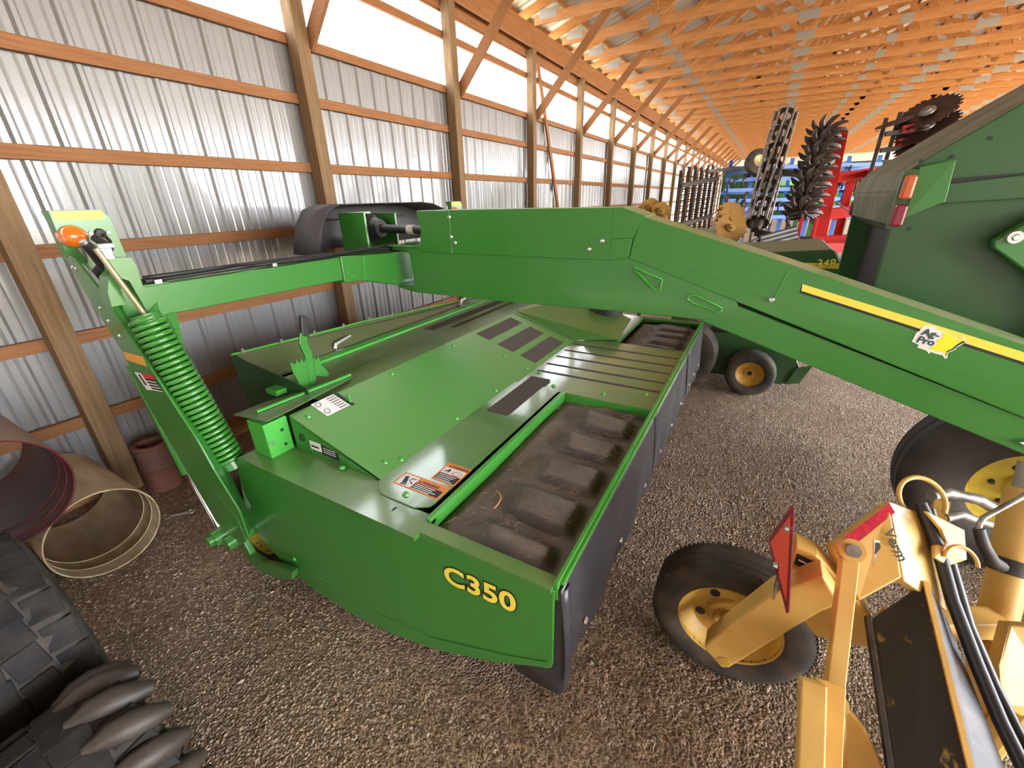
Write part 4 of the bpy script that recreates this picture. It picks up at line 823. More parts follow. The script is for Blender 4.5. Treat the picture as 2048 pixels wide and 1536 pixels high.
rp(MB().tube([(2.16, -.90, .79), (2.25, -.98, .775), (2.29, -1.12, .73), (2.33, -1.3, .60)], .018, 10), 'guard_bar', STEEL_W, smooth=60)
rp(MB().beam((1.90, -.82, .60), (2.24, -.90, .82), .05, .05), 'guard_bracket', YEL_OLD)
rp(MB().beam((1.52, -.62, .70), (1.80, -1.0, .62), .08, .08), 'rear_crossbar', YEL_OLD, bevel=.005)
# ============================================================ pipes, clay block and old tyres by the left wall
CREAM = mat('cream_pipe', (.66, .56, .36), .45, col2=(.42, .30, .15), nscale=4, namt=.8, detail=9, stretch=(3, 1, 3), dust=(.30, .20, .11), dustamt=.5)
MAROON = mat('maroon_pipe', (.14, .022, .030), .4, col2=(.08, .025, .025), nscale=4, namt=.7)
TAN = mat('tan_pipe', (.30, .20, .12), .5, col2=(.20, .12, .08), nscale=5, namt=.7)
def pipe(c, r, y1, mo_, mi_, label, name='plastic_pipe'):
    x, y0, z = c
    pr = [(r, 0), (r, y1 - y0), (r - .008, y1 - y0), (r - .008, .30), (r - .006, .298), (r - .008, .296), (r - .008, .16), (r - .005, .158), (r - .008, .155), (r - .008, 0)]
    t = thing(name, label, 'pipe', (x, y0, z - r), 'pipe offcuts against the left wall')
    bpy.context.view_layer.update()
    keep(MB().lathe([(r, .0), (r, y1 - y0), (r - .006, y1 - y0), (r - .004, 0)], c, (0, 1, 0), 56).build('pipe_wall', mo_, None, smooth=40), t)
    keep(MB().lathe([(r - .0062, .012), (r - .0065, .10), (r - .0095, .103), (r - .0095, .106), (r - .0065, .11), (r - .0065, .22), (r - .0095, .223), (r - .0065, .23), (r - .0068, y1 - y0 - .01)], c, (0, 1, 0), 56, closed=False).build('pipe_liner', mi_, None, smooth=40), t)
    keep(MB().tube([(x + (r - .003) * math.cos(2 * math.pi * k / 56), y0, z + (r - .003) * math.sin(2 * math.pi * k / 56)) for k in range(56)], .005, 6, closed=True).build('pipe_rim', CREAM if mo_ is CREAM else mi_, None, smooth=60), t)
    return t
pipe((.488, 3.226, .277), .276, 4.08, CREAM, CREAM, 'cream coloured plastic pipe lying open end out on the gravel')
pipe((.178, 3.17, .780), .300, 4.06, TAN, MAROON, 'tan pipe with a maroon inside resting on top of other pipes')
pipe((-.135, 3.32, .268), .268, 4.05, CREAM, CREAM, 'pale pipe underneath the maroon lined pipe')
# clay block at the foot of the post
CLAY = mat('clay_tile', (.20, .075, .050), .8, col2=(.13, .075, .05), nscale=6, namt=.8, bump=.2, bscale=25)
bt = thing('clay_block', 'weathered red clay tile stood against the post base', 'block', (1.03, 4.0, 0))
bpy.context.view_layer.update()
cb = MB().lathe([(.115, 0), (.12, .02), (.116, .19), (.122, .20), (.118, .21), (.114, .40), (.09, .40), (.09, .02), (0, .02), (0, 0)], (1.05, 3.97, 0), (0, 0, 1), 22).build('clay_body', CLAY, None, smooth=50); keep(cb, bt)
keep(MB().lathe([(.119, .195), (.127, .20), (.119, .207)], (1.05, 3.97, 0), (0, 0, 1), 22, closed=False).build('clay_ridge', CLAY, None, smooth=50), bt)
keep(MB().lathe([(.118, .385), (.124, .395), (.118, .405), (.088, .405), (.088, .385)], (1.05, 3.97, 0), (0, 0, 1), 22).build('clay_rim', CLAY, None, smooth=50), bt)
# old tyres
def old_tyre(name, c, r, w_, label, lugs, blocks, rows, depth):
    t = thing(name, label, 'tyre', (c[0], c[1], 0), None)
    bpy.context.view_layer.update()
    pr = [(r * .52, -w_ * .36), (r * .62, -w_ * .47), (r * .80, -w_ * .52), (r * .93, -w_ * .48), (r * .975, -w_ * .40), (r * .985, 0), (r * .975, w_ * .40), (r * .93, w_ * .48), (r * .80, w_ * .52), (r * .62, w_ * .47), (r * .52, w_ * .36)]
    keep(MB().lathe(pr, c, (1, 0, 0), 64).build('tyre_carcass', mat('carcass_dusty', (.055, .042, .032), .8, col2=(.016, .014, .013), nscale=16, namt=.9, detail=8), None, smooth=45), t)
    m = MB(); n = blocks
    for i in range(n):
        for j in range(rows):
            a = 2 * math.pi * (i + .5 * (j % 2) + .18 * math.sin(j * 2.1 + i)) / n; xx = -w_ * .48 + w_ * .96 * (j + .5) / rows; ww_ = w_ * .96 / rows * random.uniform(.92, .97)
            ln = 2 * math.pi * r / n * random.uniform(.90, .96); cc, ss = math.cos(a), math.sin(a); rr = r * .985 - (abs(xx) / (w_ * .48)) ** 4 * r * .055
            p = Vector((c[0] + xx, c[1] + cc * rr, c[2] + ss * rr)); tt = Vector((.10 * (1 if j % 2 else -1), -ss, cc)).normalized(); nn_ = Vector((0, cc, ss))
            m.beam(p - tt * ln / 2, p + tt * ln / 2, ww_, depth * 2, nn_)
    o = m.build('tread_blocks', mat('tread_rubber', (.010, .0095, .0095), .75, spec=.25, col2=(.035, .028, .023), nscale=14, namt=.7, bump=.25, bscale=60, detail=8), None, bevel=.004); o['kind'] = 'stuff'; keep(o, t)
    if lugs:
        l0 = None
        for i in range(lugs):
            a = 2 * math.pi * i / lugs; cc, ss = math.cos(a), math.sin(a)
            q0 = Vector((c[0] + w_ * .14, c[1] + cc * r * .985, c[2] + ss * r * .985)); a2 = a + .24
            q1 = Vector((c[0] + w_ * .60, c[1] + math.cos(a2) * r * .88, c[2] + math.sin(a2) * r * .88))
            mid_ = (q0 + q1) / 2 + Vector((.004, cc * .014, ss * .014))
            keep(MB().tube([q0, q0.lerp(mid_, .5) + Vector((.004, cc * .008, ss * .008)), mid_, mid_.lerp(q1, .5), q1], [.014, .036, .046, .042, .022], 9).build('shoulder_lug', mat('lug_rubber', (.026, .019, .014), .55, col2=(.055, .038, .026), nscale=11, namt=.8, bump=.1), None, smooth=70), t)
    return t
old_tyre('worn_tyre', (-.125, 2.43, .455), .455, .52, 'black worn tyre with cracked brick pattern tread beside the pipes', 0, 26, 5, .006)
old_tyre('lug_tyre', (-.100, 1.655, .305), .300, .44, 'dirty tyre with knobby brown shoulder lugs lying before the worn tyre', 16, 20, 4, .006)

hp0 = thing('hitch_pin', 'small bare metal hitch pin lying on gravel near the cream pipe', 'pin', (.90, 3.45, 0))
bpy.context.view_layer.update()
keep(MB().tube([(.862, 3.47, .012), (.945, 3.40, .012)], .009, 8).build('pin_shaft', STEEL, None, smooth=40), hp0)
keep(MB().tube([(.965 + .020 * math.cos(k * .6), 3.385 + .020 * math.sin(k * .6), .014 + .003 * math.sin(k)) for k in range(10)], .004, 6, closed=True).build('pin_ring', STEEL, None, smooth=60), hp0)
# ============================================================ ROUND BALER right of the tongue
rb = thing('round_baler', 'tall dark green round baler with red and orange tail lamps and dusty top', 'baler', (4.0, -2.0, 0))
bpy.context.view_layer.update()
def bp_(mb, name, m, **k): return keep(mb.build(name, m, None, **k), rb)
bprof = [(-.66, 1.22), (-.632, 1.49), (-.62, 1.95), (-.600, 2.10), (-.625, 2.20), (-.69, 2.262), (-.756, 2.311), (-.972, 2.475), (-1.7, 2.98), (-2.6, 2.95), (-3.2, 2.2), (-3.3, 1.2), (-2.7, .60), (-1.5, .82), (-1.0, 1.03)]
for xa, xb in ((3.30, 3.33), (4.80, 4.83)): bp_(MB().prism(bprof, 'x', xa, xb), 'side_panel', GREEN_O, bevel=.006)
m = MB(); run = [(-.735, 1.88), (-.62, 1.95), (-.600, 2.10), (-.625, 2.20), (-.69, 2.262), (-.756, 2.311), (-.972, 2.475), (-1.7, 2.98), (-2.6, 2.95)]
m.prism(run + [(y, z - .03) for y, z in run[::-1]], 'x', 3.325, 4.805)
bp_(m, 'gate_top', mat('dusty_gate_sheet', (.085, .095, .048), .8, col2=(.22, .19, .125), nscale=3, namt=.9, dust=(.32, .28, .2), dustamt=.7))
bp_(MB().box(3.33, 4.80, -.80, -.77, 1.15, 1.90), 'gate_shade_sheet', mat('gate_shade_dark', (.020, .014, .012), .6))  # dark sheet across the open gate, its shade put into the colour
bp_(MB().box(3.33, 4.80, -2.7, -1.35, .82, .86), 'chamber_floor', GREEN_O)
# lamps on the gate corner and their guard
lr = mat('tail_red_lens', (.22, .012, .03), .25); lo_ = mat('tail_orange_lens', (.55, .11, .03), .25)
for xx in (3.24, 4.86):
    l1 = bp_(MB().box(xx - .03, xx + .035, -.605, -.655, 2.055, 2.175), 'turn_lamp', lo_, bevel=.012)
    l2 = bp_(MB().box(xx - .03, xx + .035, -.600, -.655, 1.915, 2.030), 'tail_lamp', lr, bevel=.012)
bp_(MB().plate([(3.27, -.66, 2.215), (3.25, -.79, 2.24), (3.25, -.805, 2.04), (3.26, -.655, 1.955)], .03), 'lamp_guard', GREEN, fixn=True, bevel=.004)
bp_(MB().box(3.27, 3.31, -.60, -.66, 1.90, 2.20), 'lamp_mount', GREEN_O)
# side ribs, slot and pressed rail
bp_(MB().prism([(-.79, 2.125), (-.79, 2.03), (-1.2, 2.055), (-3.0, 2.13), (-3.0, 2.24), (-1.2, 2.17)], 'x', 3.262, 3.302), 'side_rail', GREEN_O, bevel=.004)
bp_(MB().prism([(-.775, 2.150), (-.785, 2.128), (-3.0, 2.245), (-3.0, 2.275)], 'x', 3.29, 3.298), 'side_slot', INK)
bk = bp_(MB().prism([(-1.035, 1.85), (-1.16, 1.975), (-1.6, 2.12), (-1.9, 1.95), (-1.9, 1.30), (-1.50, 1.40), (-1.23, 1.68), (-1.045, 1.815)], 'x', 3.20, 3.26), 'tension_bracket', GREEN, bevel=.008)
piece(MB().lathe([(0, .03), (.012, .03), (.016, .02), (.030, .02), (.034, 0)], (3.20, -1.10, 1.87), (-1, 0, 0), 20, closed=False), 'bracket_roller', STEEL, bk, smooth=40)
pts = []
for i in range(9 * 12 + 1):
    a = i / 12 * 2 * math.pi; u = i / 108; pts.append((3.18 + .022 * math.cos(a), -1.13 - .30 * u + .008 * math.sin(a), 1.90 + .12 * u + .022 * math.sin(a)))
piece(MB().tube(pts, .006, 6), 'bracket_spring', BLACK_M, bk, smooth=70)
for y, z in ((-1.20, 1.80), (-1.24, 1.72), (-1.30, 1.86)): piece(MB().lathe([(0, .01), (.018, .009), (.024, 0)], (3.20, y, z), (-1, 0, 0), 12, closed=False), 'bracket_bolt', BLACK_M, bk, smooth=40)
bp_(MB().box(3.22, 3.29, -1.36, -1.9, .9, 1.62), 'lower_guard', mat('green_guard', (.06, .21, .05), .4), bevel=.01)
for y, z in ((-.66, 2.24), (-.70, 2.215), (-.78, 2.255), (-.9, 2.33), (-.705, 1.90), (-1.2, 2.45)): bp_(MB().lathe([(0, .002), (.010, .002), (.010, 0)], (3.299, y, z), (-1, 0, 0), 10, closed=False), 'panel_hole', INK)
bp_(MB().plate([(3.5, -.70, 1.30), (3.5, -.67, 1.56), (3.5, -.72, 1.50), (3.5, -.75, 1.30)], .006), 'marker_flag', SMV, fixn=True)
for xw in (3.10,):
    wprof = [(.26, -.12), (.30, -.145), (.44, -.155), (.515, -.135), (.545, -.10), (.536, -.085), (.550, -.07), (.550, -.01), (.540, 0), (.550, .01), (.550, .07), (.536, .085), (.545, .10), (.515, .135), (.44, .155), (.30, .145), (.26, .12)]
    tw = bp_(MB().lathe(wprof, (xw, -1.52, .55), (1, 0, 0), 56), 'baler_tyre', mat('baler_rubber', (.020, .018, .019), .6, col2=(.07, .05, .035), nscale=4, namt=.6), smooth=40)
    rr_ = bp_(MB().lathe([(.262, -.115), (.275, -.125), (.275, -.105), (.245, -.08), (.22, -.02), (.09, -.02), (.08, -.05), (0, -.05), (0, .0), (.22, .01), (.262, .11)], (xw, -1.52, .55), (1, 0, 0), 40), 'wheel_rim', YELLOW if False else mat('rim_bright_yellow', (.72, .55, .05), .4, col2=(.30, .20, .03), nscale=8, namt=.5), smooth=40)
    for k in range(6):
        a = k * math.pi / 3; piece(MB().lathe([(0, .02), (.012, .018), (.016, 0)], (xw - .02, -1.52 + .13 * math.cos(a), .55 + .13 * math.sin(a)), (-1, 0, 0), 8, closed=False), 'wheel_nut', BLACK_M, rr_, smooth=40)
bp_(MB().tube([(3.0, -1.52, .55), (4.7, -1.52, .55)], .05, 12), 'axle', GREEN_O)

# ============================================================ SQUARE BALER with 348
sb = thing('square_baler', 'low dark green square baler marked 348 with a yellow stripe', 'baler', (6.0, -.1, 0))
bpy.context.view_layer.update()
def sp_(mb, name, m, **k): return keep(mb.build(name, m, None, **k), sb)
hsg = sp_(MB().prism([(1.2, 1.28), (.9, 1.50), (.074, 1.53), (-.60, 1.585), (-.64, 1.565), (-.812, 1.28), (-.86, 1.05), (.3, .95), (1.2, 1.0)], 'x', 5.30, 6.6), 'housing', GREEN_O, bevel=.012)
piece(MB().plate([(5.296, .55, 1.375), (5.296, -.74, 1.405), (5.296, -.715, 1.458), (5.296, .55, 1.42)], .001), 'yellow_stripe', mat('stripe_lightened', (.85, .60, .06), .45), hsg, fixn=True)  # stripe yellow lightened to make up for the shade on this side
for off, m_, dx in ((.006, INK, 0), (.002, DECAL_Y, .0008)): text('model_lettering', '348', .105, m_, hsg, (5.2945 - dx, -.510, 1.413), (0, -1, .07), (0, 0, 1), depth=.0004, offset=off)
piece(MB().beam((5.297, -.63, 1.57), (5.297, -.81, 1.28), .012, .012, (0, 1, 0)), 'housing_edge', mat('bright_trim', (.45, .48, .45), .3), hsg)
sp_(MB().plate([(5.25, .36, .62), (5.25, -.40, .70), (5.25, -.62, .30), (5.25, -.46, .12), (5.25, .28, .15), (5.25, .34, .30)], .04), 'pickup_panel', GREEN_O, fixn=True, bevel=.006)
sp_(MB().box(5.3, 6.5, -.55, .35, .12, .95), 'pickup_body', mat('dark_interior', (.012, .016, .012), .7))
sp_(MB().plate([(5.22, -.56, .34), (5.22, -.70, .40), (5.22, -.62, .18), (5.22, -.50, .15)], .03), 'pickup_guard', GREEN_O, fixn=True)
wp = [(.14, -.08), (.17, -.10), (.225, -.10), (.25, -.08), (.258, -.04), (.258, .04), (.25, .08), (.225, .10), (.17, .10), (.14, .08)]
sp_(MB().lathe(wp, (5.13, -.130, .26), (1, 0, 0), 40), 'gauge_tyre', RUBBER, smooth=45)
gr_ = sp_(MB().lathe([(.14, -.08), (.150, -.085), (.150, -.07), (.13, -.055), (.075, -.02), (.06, -.02), (.05, -.035), (0, -.035), (0, .0), (.14, .07)], (5.13, -.130, .26), (1, 0, 0), 32), 'wheel_rim', mat('rim_mustard', (.55, .30, .03), .45), smooth=40)
piece(MB().lathe([(0, .004), (.028, .004), (.028, 0)], (5.094, -.13, .26), (-1, 0, 0), 14, closed=False), 'rim_hole', INK, gr_)
sp_(MB().lathe([(.20, -.12), (.30, -.14), (.37, -.12), (.40, -.06), (.40, .06), (.37, .12), (.30, .14), (.20, .12)], (5.12, .62, .40), (1, 0, 0), 40), 'baler_tyre', RUBBER, smooth=45)
sp_(MB().lathe([(.20, -.1), (.17, -.02), (0, -.02), (0, .02), (.20, .1)], (5.12, .62, .40), (1, 0, 0), 28), 'wheel_rim', RIM_O, smooth=40)
sp_(MB().tube([(5.05, .62, .40), (6.4, .62, .40)], .04, 10), 'axle', GREEN_O)
sp_(MB().lathe([(.20, -.12), (.30, -.14), (.37, -.12), (.40, -.06), (.40, .06), (.37, .12), (.30, .14), (.20, .12)], (6.75, .62, .40), (1, 0, 0), 40), 'baler_tyre', RUBBER, smooth=45)
m = MB()
for i in range(5):
    m.tube([(5.5 + .25 * i, -.66, 1.50), (5.45 + .25 * i, -.80, 1.42), (5.4 + .25 * i, -.84, 1.20), (5.42 + .25 * i, -.82, 1.0)], .03, 7)
sp_(MB().box(5.32, 6.3, -.845, -.80, .95, 1.36), 'knotter_cover', IRON)

# ============================================================ FOLDED RED TILLAGE TOOL
rt = thing('tillage_tool', 'red folded tillage tool with star wheels, notched discs and a tall rolling basket', 'tillage tool', (8.2, -.7, 0))
bpy.context.view_layer.update()
def tp_(mb, name, m, **k): return keep(mb.build(name, m, None, **k), rt)
def tbar(a, b, w_, m_=RED, nm='frame_tube'): return tp_(MB().beam(a, b, w_, w_, (0, 0, 1) if abs(Vector(b)[2] - Vector(a)[2]) < .8 else (1, 0, 0)), nm, m_, bevel=.004)
tbar((7.95, -.72, 1.30), (9.03, -.75, 2.92), .16)
tbar((8.10, -1.20, 1.15), (8.80, -1.22, 2.36), .15)
tbar((8.62, -.80, 2.30), (8.75, -1.28, 2.36), .14)
tbar((8.28, -.78, 1.80), (8.40, -1.26, 1.86), .15)
tbar((8.02, -.60, 1.42), (8.10, -1.40, 1.46), .16)
tbar((7.30, -.15, 1.40), (8.02, -1.40, 1.36), .13)
tbar((8.45, -.98, 1.40), (8.75, -1.0, 2.30), .10)
tbar((7.72, -.50, 1.34), (7.74, -.50, .25), .14); tbar((8.25, -1.25, 1.4), (8.25, -1.25, .25), .14)
tp_(MB().box(7.4, 9.0, -.60, -.40, .05, .25), 'skid', RED); tp_(MB().box(7.8, 9.0, -1.35, -1.15, .05, .25).box(8.9, 9.0, -1.35, -.40, .05, .25), 'skid', RED)
for x, y in ((7.60, -.42), (7.72, -.60)): tp_(MB().prism([(x - .16, 1.42), (x + .14, 1.42), (x + .04, 1.78), (x - .04, 1.78)], 'y', y - .02, y + .02), 'hinge_plate', RED, bevel=.005)
tp_(MB().box(7.55, 7.75, -.62, -.30, 1.40, 1.52), 'valve_block', BLACK_M, bevel=.008)
bx_ = tp_(MB().box(7.35, 7.45, -.62, -.76, 1.18, 1.34), 'tube_end', RED, bevel=.005)
piece(MB().box(7.345, 7.352, -.655, -.725, 1.215, 1.305), 'tube_opening', INK, bx_)
for k in range(5):
    z = 1.615 - .055 * k; c_ = tp_(MB().tube([(6.98 + .02 * k, .06 - .01 * k, z - .07), (7.48, -.36 - .02 * k, z + .03)], .032, 12), 'hydraulic_cylinder', BLACK_M, smooth=40)
    piece(MB().tube([(6.98 + .02 * k, .06 - .01 * k, z - .07), (6.90, .13, z - .10), (6.88, .17, z - .16), (6.92, .16, z - .24)], .016, 7), 'cylinder_hose', BLACK, c_, smooth=60)
tp_(MB().tube([(7.60, -.36, 1.55), (7.55, -.25, 1.75), (7.62, -.22, 1.80), (7.7, -.5, 1.9), (7.8, -.6, 1.85)], .014, 6), 'hydraulic_hose', BLACK, smooth=60)
tp_(MB().tube([(8.2, -.80, 1.98), (8.15, -1.0, 1.85), (8.0, -1.16, 1.6), (7.85, -1.18, 1.38), (7.7, -1.1, 1.25)], .012, 6), 'hydraulic_hose', STEEL_W, smooth=60)
# star wheels on a leaning shaft
s0_, s1_ = Vector((7.72, -.41, 1.86)), Vector((8.66, -.525, 2.93)); sax = (s1_ - s0_).normalized()
tp_(MB().tube([s0_ - sax * .12, s1_ + sax * .05], .035, 10), 'star_shaft', IRON)
m = MB()
for k in range(10):
    a = 2 * math.pi * k / 10; p = []
    for q in range(5):
        rr2 = .05 + .055 * q; aa = a + .05 * q * q * .55; p.append((rr2 * math.cos(aa), rr2 * math.sin(aa), .012 * q * q * .25))
    m.tube(p, [.028, .034, .036, .032, .012], 5)
m.tube([(0, 0, -.06), (0, 0, .06)], .065, 12)
st0 = m.build('star_wheel', IRON, None, smooth=50)
quat = sax.to_track_quat('Z', 'Y')
for i in range(7):
    o = st0 if i == 0 else st0.copy()
    if i: C.objects.link(o)
    o.matrix_world = Matrix.Translation(s0_.lerp(s1_, i / 6)) @ quat.to_matrix().to_4x4() @ Matrix.Rotation(i * .9, 4, 'Z')
    keep(o, rt)
for i in range(4): tp_(MB().beam(s0_.lerp(s1_, i / 3), s0_.lerp(s1_, i / 3) + Vector((.30, -.22, -.05)), .05, .05), 'star_hanger', BLACK_M)
# rolling basket
g0_, g1_ = Vector((8.06, .139, 1.66)), Vector((9.68, .052, 3.36)); gax = (g1_ - g0_).normalized(); gs = gax.cross(Vector((0, 1, 0))).normalized(); gu = gax.cross(gs)
for i in range(7):
    c_ = g0_.lerp(g1_, (i + .12) / 6.3)
    tp_(MB().lathe([(.165, -.010), (.165, .010), (.085, .010), (.085, -.010)], c_, gax, 24), 'basket_ring', IRON, smooth=40)
for k in range(9):
    a = 2 * math.pi * k / 9; off = (gs * math.cos(a) + gu * math.sin(a)) * .170; off2 = (gs * math.cos(a + .8) + gu * math.sin(a + .8)) * .170
    tp_(MB().tube([g0_ + off, g0_.lerp(g1_, .5) + (off + off2).normalized() * .170, g1_ + off2], .017, 6), 'basket_bar', STEEL_W, smooth=50)
tp_(MB().tube([g0_ - gax * .10, g0_ + gax * .04], [.06, .11], 12), 'basket_bearing', IRON, smooth=40)
tp_(MB().tube([g0_, g1_], .03, 8), 'basket_shaft', IRON)
tbar((8.03, .13, 1.55), (7.8, -.55, 1.42), .10, BLACK_M, 'basket_arm'); tbar((8.9, .10, 2.45), (8.6, -.72, 2.30), .09, BLACK_M, 'basket_arm')
# notched disc gang high on the wing
def notched(r, n, dish=.03):
    m = MB(); ring = []
    for k in range(n * 4):
        a = 2 * math.pi * k / (n * 4); ring.append((r * (1.0 if k % 4 < 2 else .90), a))
    vs = [(0, 0, -dish)] + [(.45 * r * math.cos(a), .45 * r * math.sin(a), -dish * .75) for _, a in ring] + [(q * math.cos(a), q * math.sin(a), 0) for q, a in ring]
    N = len(ring); fs = [(0, 1 + k, 1 + (k + 1) % N) for k in range(N)] + [(1 + k, 1 + N + k, 1 + N + (k + 1) % N, 1 + (k + 1) % N) for k in range(N)]
    m.add(vs, fs); nv = len(vs); m.add([(x, y, z - .006) for x, y, z in vs], [f[::-1] for f in fs])
    m.add([vs[1 + N + k] for k in range(N)] + [(vs[1 + N + k][0], vs[1 + N + k][1], -.006) for k in range(N)], [(k, N + k, N + (k + 1) % N, (k + 1) % N) for k in range(N)])
    return m
DISC = mat('disc_rust', (.045, .026, .022), .45, metal=.4, col2=(.11, .06, .045), nscale=6, namt=.7)
dax = Vector((-.50, .42, .76)).normalized(); dq = dax.to_track_quat('Z', 'Y').to_matrix().to_4x4()
dc0 = notched(.335, 26).build('disc_blade', DISC, None, smooth=35)
hubm = MB().lathe([(0, .05), (.05, .05), (.06, .03), (.085, .02), (.09, 0)], (0, 0, 0), (0, 0, 1), 18, closed=False).build('disc_hub', STEEL_W, None, smooth=40)
for i, p in enumerate(((8.469, -1.60, 3.05), (8.38, -1.62, 2.87), (8.28, -1.64, 2.70))):
    o = dc0 if i == 0 else dc0.copy()
    h = hubm if i == 0 else hubm.copy()
    if i: C.objects.link(o); C.objects.link(h)
    o.matrix_world = Matrix.Translation(p) @ dq @ Matrix.Rotation(i * .07, 4, 'Z'); keep(o, rt)
    bpy.context.view_layer.update()
    h.matrix_world = Matrix.Translation(Vector(p) + dax * .005) @ dq; h.parent = o; h.matrix_parent_inverse = o.matrix_world.inverted()
tp_(MB().tube([(8.52, -1.64, 3.10), (8.20, -1.62, 2.55)], .03, 8), 'disc_shaft', IRON)
tbar((8.30, -1.15, 2.30), (8.48, -1.18, 3.02), .05, BLACK_M, 'disc_arm'); tbar((8.40, -1.30, 2.5), (8.50, -1.32, 3.08), .05, BLACK_M, 'disc_arm')
for z in (2.62, 2.82): tbar((8.38, -1.20, z), (8.44, -1.62, z + .03), .06, BLACK_M, 'disc_arm')
for z in (2.86, 2.70): tbar((8.40, -1.36, z), (8.44, -1.56, z + .02), .09, RED, 'disc_holder')
tbar((8.34, -1.20, 2.30), (8.72, -1.20, 2.35), .10, RED)
od = tp_(MB().lathe([(0, .02), (.10, .012), (.20, 0), (.20, -.004), (.10, .008), (0, .014)], (8.46, -1.27, 2.96), (-.2, .3, .93), 24), 'smooth_disc', DISC, smooth=40)

# ============================================================ AMBER COULTER DISCS left of the red tool
AMB = mat('amber_disc', (.34, .18, .035), .5, col2=(.20, .10, .03), nscale=6, namt=.6)
def disc_stand(name, label, cs, rads, axis, n, floorp):
    t = thing(name, label, 'coulter', (floorp[0], floorp[1], 0), 'amber coulter discs behind the tongue')
    bpy.context.view_layer.update()
    ax2 = Vector(axis).normalized(); q2 = ax2.to_track_quat('Z', 'Y').to_matrix().to_4x4()
    for i, (c_, r_) in enumerate(zip(cs, rads)):
        o = notched(r_, n, .02).build('coulter_disc', AMB, None, smooth=35); o.matrix_world = Matrix.Translation(c_) @ q2; bpy.context.view_layer.update(); keep(o, t)
        h = MB().lathe([(0, .05), (.03, .05), (.04, .02), (.06, .015), (.065, 0)], c_, ax2, 14, closed=False).build('disc_hub', AMB, None, smooth=40); keep(h, t)
    c_ = Vector(cs[0]); p = Vector((floorp[0], floorp[1], 0))
    keep(MB().tube([c_, c_ - ax2 * .22, p + Vector((0, 0, .05))], .035, 8).build('coulter_shank', BLACK_M, None), t)
    keep(MB().box(p.x - .2, p.x + .2, p.y - .2, p.y + .2, 0, .06).build('stand_base', BLACK_M, None), t)
    for c2 in cs[1:]: keep(MB().tube([Vector(c2), Vector(c2) - ax2 * .15, c_ - ax2 * .22], .025, 8).build('coulter_arm', BLACK_M, None), t)
disc_stand('coulter_set', 'amber wavy coulter discs overlapping in front of the blue frame', [(7.342, .452, 1.66), (7.46, .475, 1.76), (7.58, .500, 1.84)], [.235, .225, .215], (-.75, -.35, .55), 16, (7.75, .62))
disc_stand('coulter_set', 'amber smooth coulter discs beside the shed wall posts', [(7.26, 1.46, 1.90), (7.30, 1.63, 1.955), (7.40, 1.74, 1.885), (7.25, 1.40, 1.80)], [.155, .160, .150, .06], (-.80, -.30, .5), 5, (7.7, 1.75))

# ============================================================ DARK HARROW along the wall
hr = thing('spike_harrow', 'dark rusty spike harrow sections hung upright along the metal wall', 'harrow', (14.5, 1.95, 0))
bpy.context.view_layer.update()
def hp_(mb, name, m, **k): return keep(mb.build(name, m, None, **k), hr)
for i in range(13):
    x = 11.35 + .50 * i * (1 + .018 * i); y = 1.92 + .10 * (i % 2); zt = 2.58 + .06 * (i % 3) + .035 * i
    b_ = hp_(MB().beam((x, y, .12), (x, y, zt), .07, .07, (1, 0, 0)), 'harrow_bar', IRON)
    tt_ = MB()
    for k in range(18):
        z = .3 + k * (zt - .4) / 18; tt_.beam((x - .03, y, z), (x - .03, y - .12, z + .015), .022, .022)
    o = piece(tt_, 'harrow_teeth', IRON, b_); o['kind'] = 'stuff'
for z0_, z1_ in ((2.32, 2.72), (1.46, 1.40)): hp_(MB().beam((11.0, 1.86, z0_), (19.6, 1.86, z1_), .10, .10), 'harrow_rail', IRON)
for x in (11.2, 15.2, 19.3): hp_(MB().box(x - .25, x + .25, 1.7, 2.3, 0, .12), 'harrow_foot', IRON)

# ============================================================ BLUE CULTIVATOR
bc_ = thing('field_cultivator', 'bright blue folded field cultivator frame full of rows of tubes', 'cultivator', (12.2, -.2, 0))
bpy.context.view_layer.update()
def cp_(mb, name, m, **k): return keep(mb.build(name, m, None, **k), bc_)
for i, z in enumerate((1.62, 1.80, 1.98, 2.20, 2.42, 2.66)):
    cp_(MB().beam((11.55 + .05 * i, 1.0, z), (12.75 + .05 * i, -1.95, z - .02), .075, .075), 'frame_tube', BLUE)
    if i in (0, 3, 5): cp_(MB().beam((12.15 + .05 * i, 1.1, z - .05), (13.35 + .05 * i, -1.85, z - .07), .075, .075), 'frame_tube', BLUE)
for u in (0.0, .16, .42, .60, .80, 1.0):
    x = 11.6 + 1.2 * u; y = .95 - 2.85 * u
    cp_(MB().beam((x, y, .45), (x + .25, y, 2.82), .075, .075, (0, 1, 0)), 'upright_tube', BLUE)
    cp_(MB().beam((x + .25, y, 2.70), (x + .85, y + .15, 2.66), .07, .07), 'cross_tube', BLUE)
for i in range(64):
    u = random.random(); z = random.uniform(1.55, 2.6); x = 11.75 + 1.2 * u; y = .9 - 2.8 * u
    cp_(MB().tube([(x, y, z), (x - .12, y + .02, z + .05), (x - .2, y + .03, z - .02), (x - .18, y + .03, z - .14), (x - .05, y + .03, z - .18)], [.022, .022, .020, .018, .012], 6), 'spring_shank', IRON, smooth=60)
for i in range(16):
    u = (i + .5) / 16; x = 11.9 + 1.2 * u; y = .9 - 2.8 * u; z = random.uniform(1.7, 2.5)
    cp_(MB().tube([(x, y, z), (x + .3, y - .45, z + random.uniform(-.08, .08))], .05, 8), 'hydraulic_cylinder', BLACK_M, smooth=40)
cp_(MB().lathe([(.14, -.09), (.22, -.10), (.28, -.06), (.28, .06), (.22, .10), (.14, .09)], (11.42, .38, 2.72), (-.75, -.35, .4), 32), 'carrier_tyre', RUBBER, smooth=45)
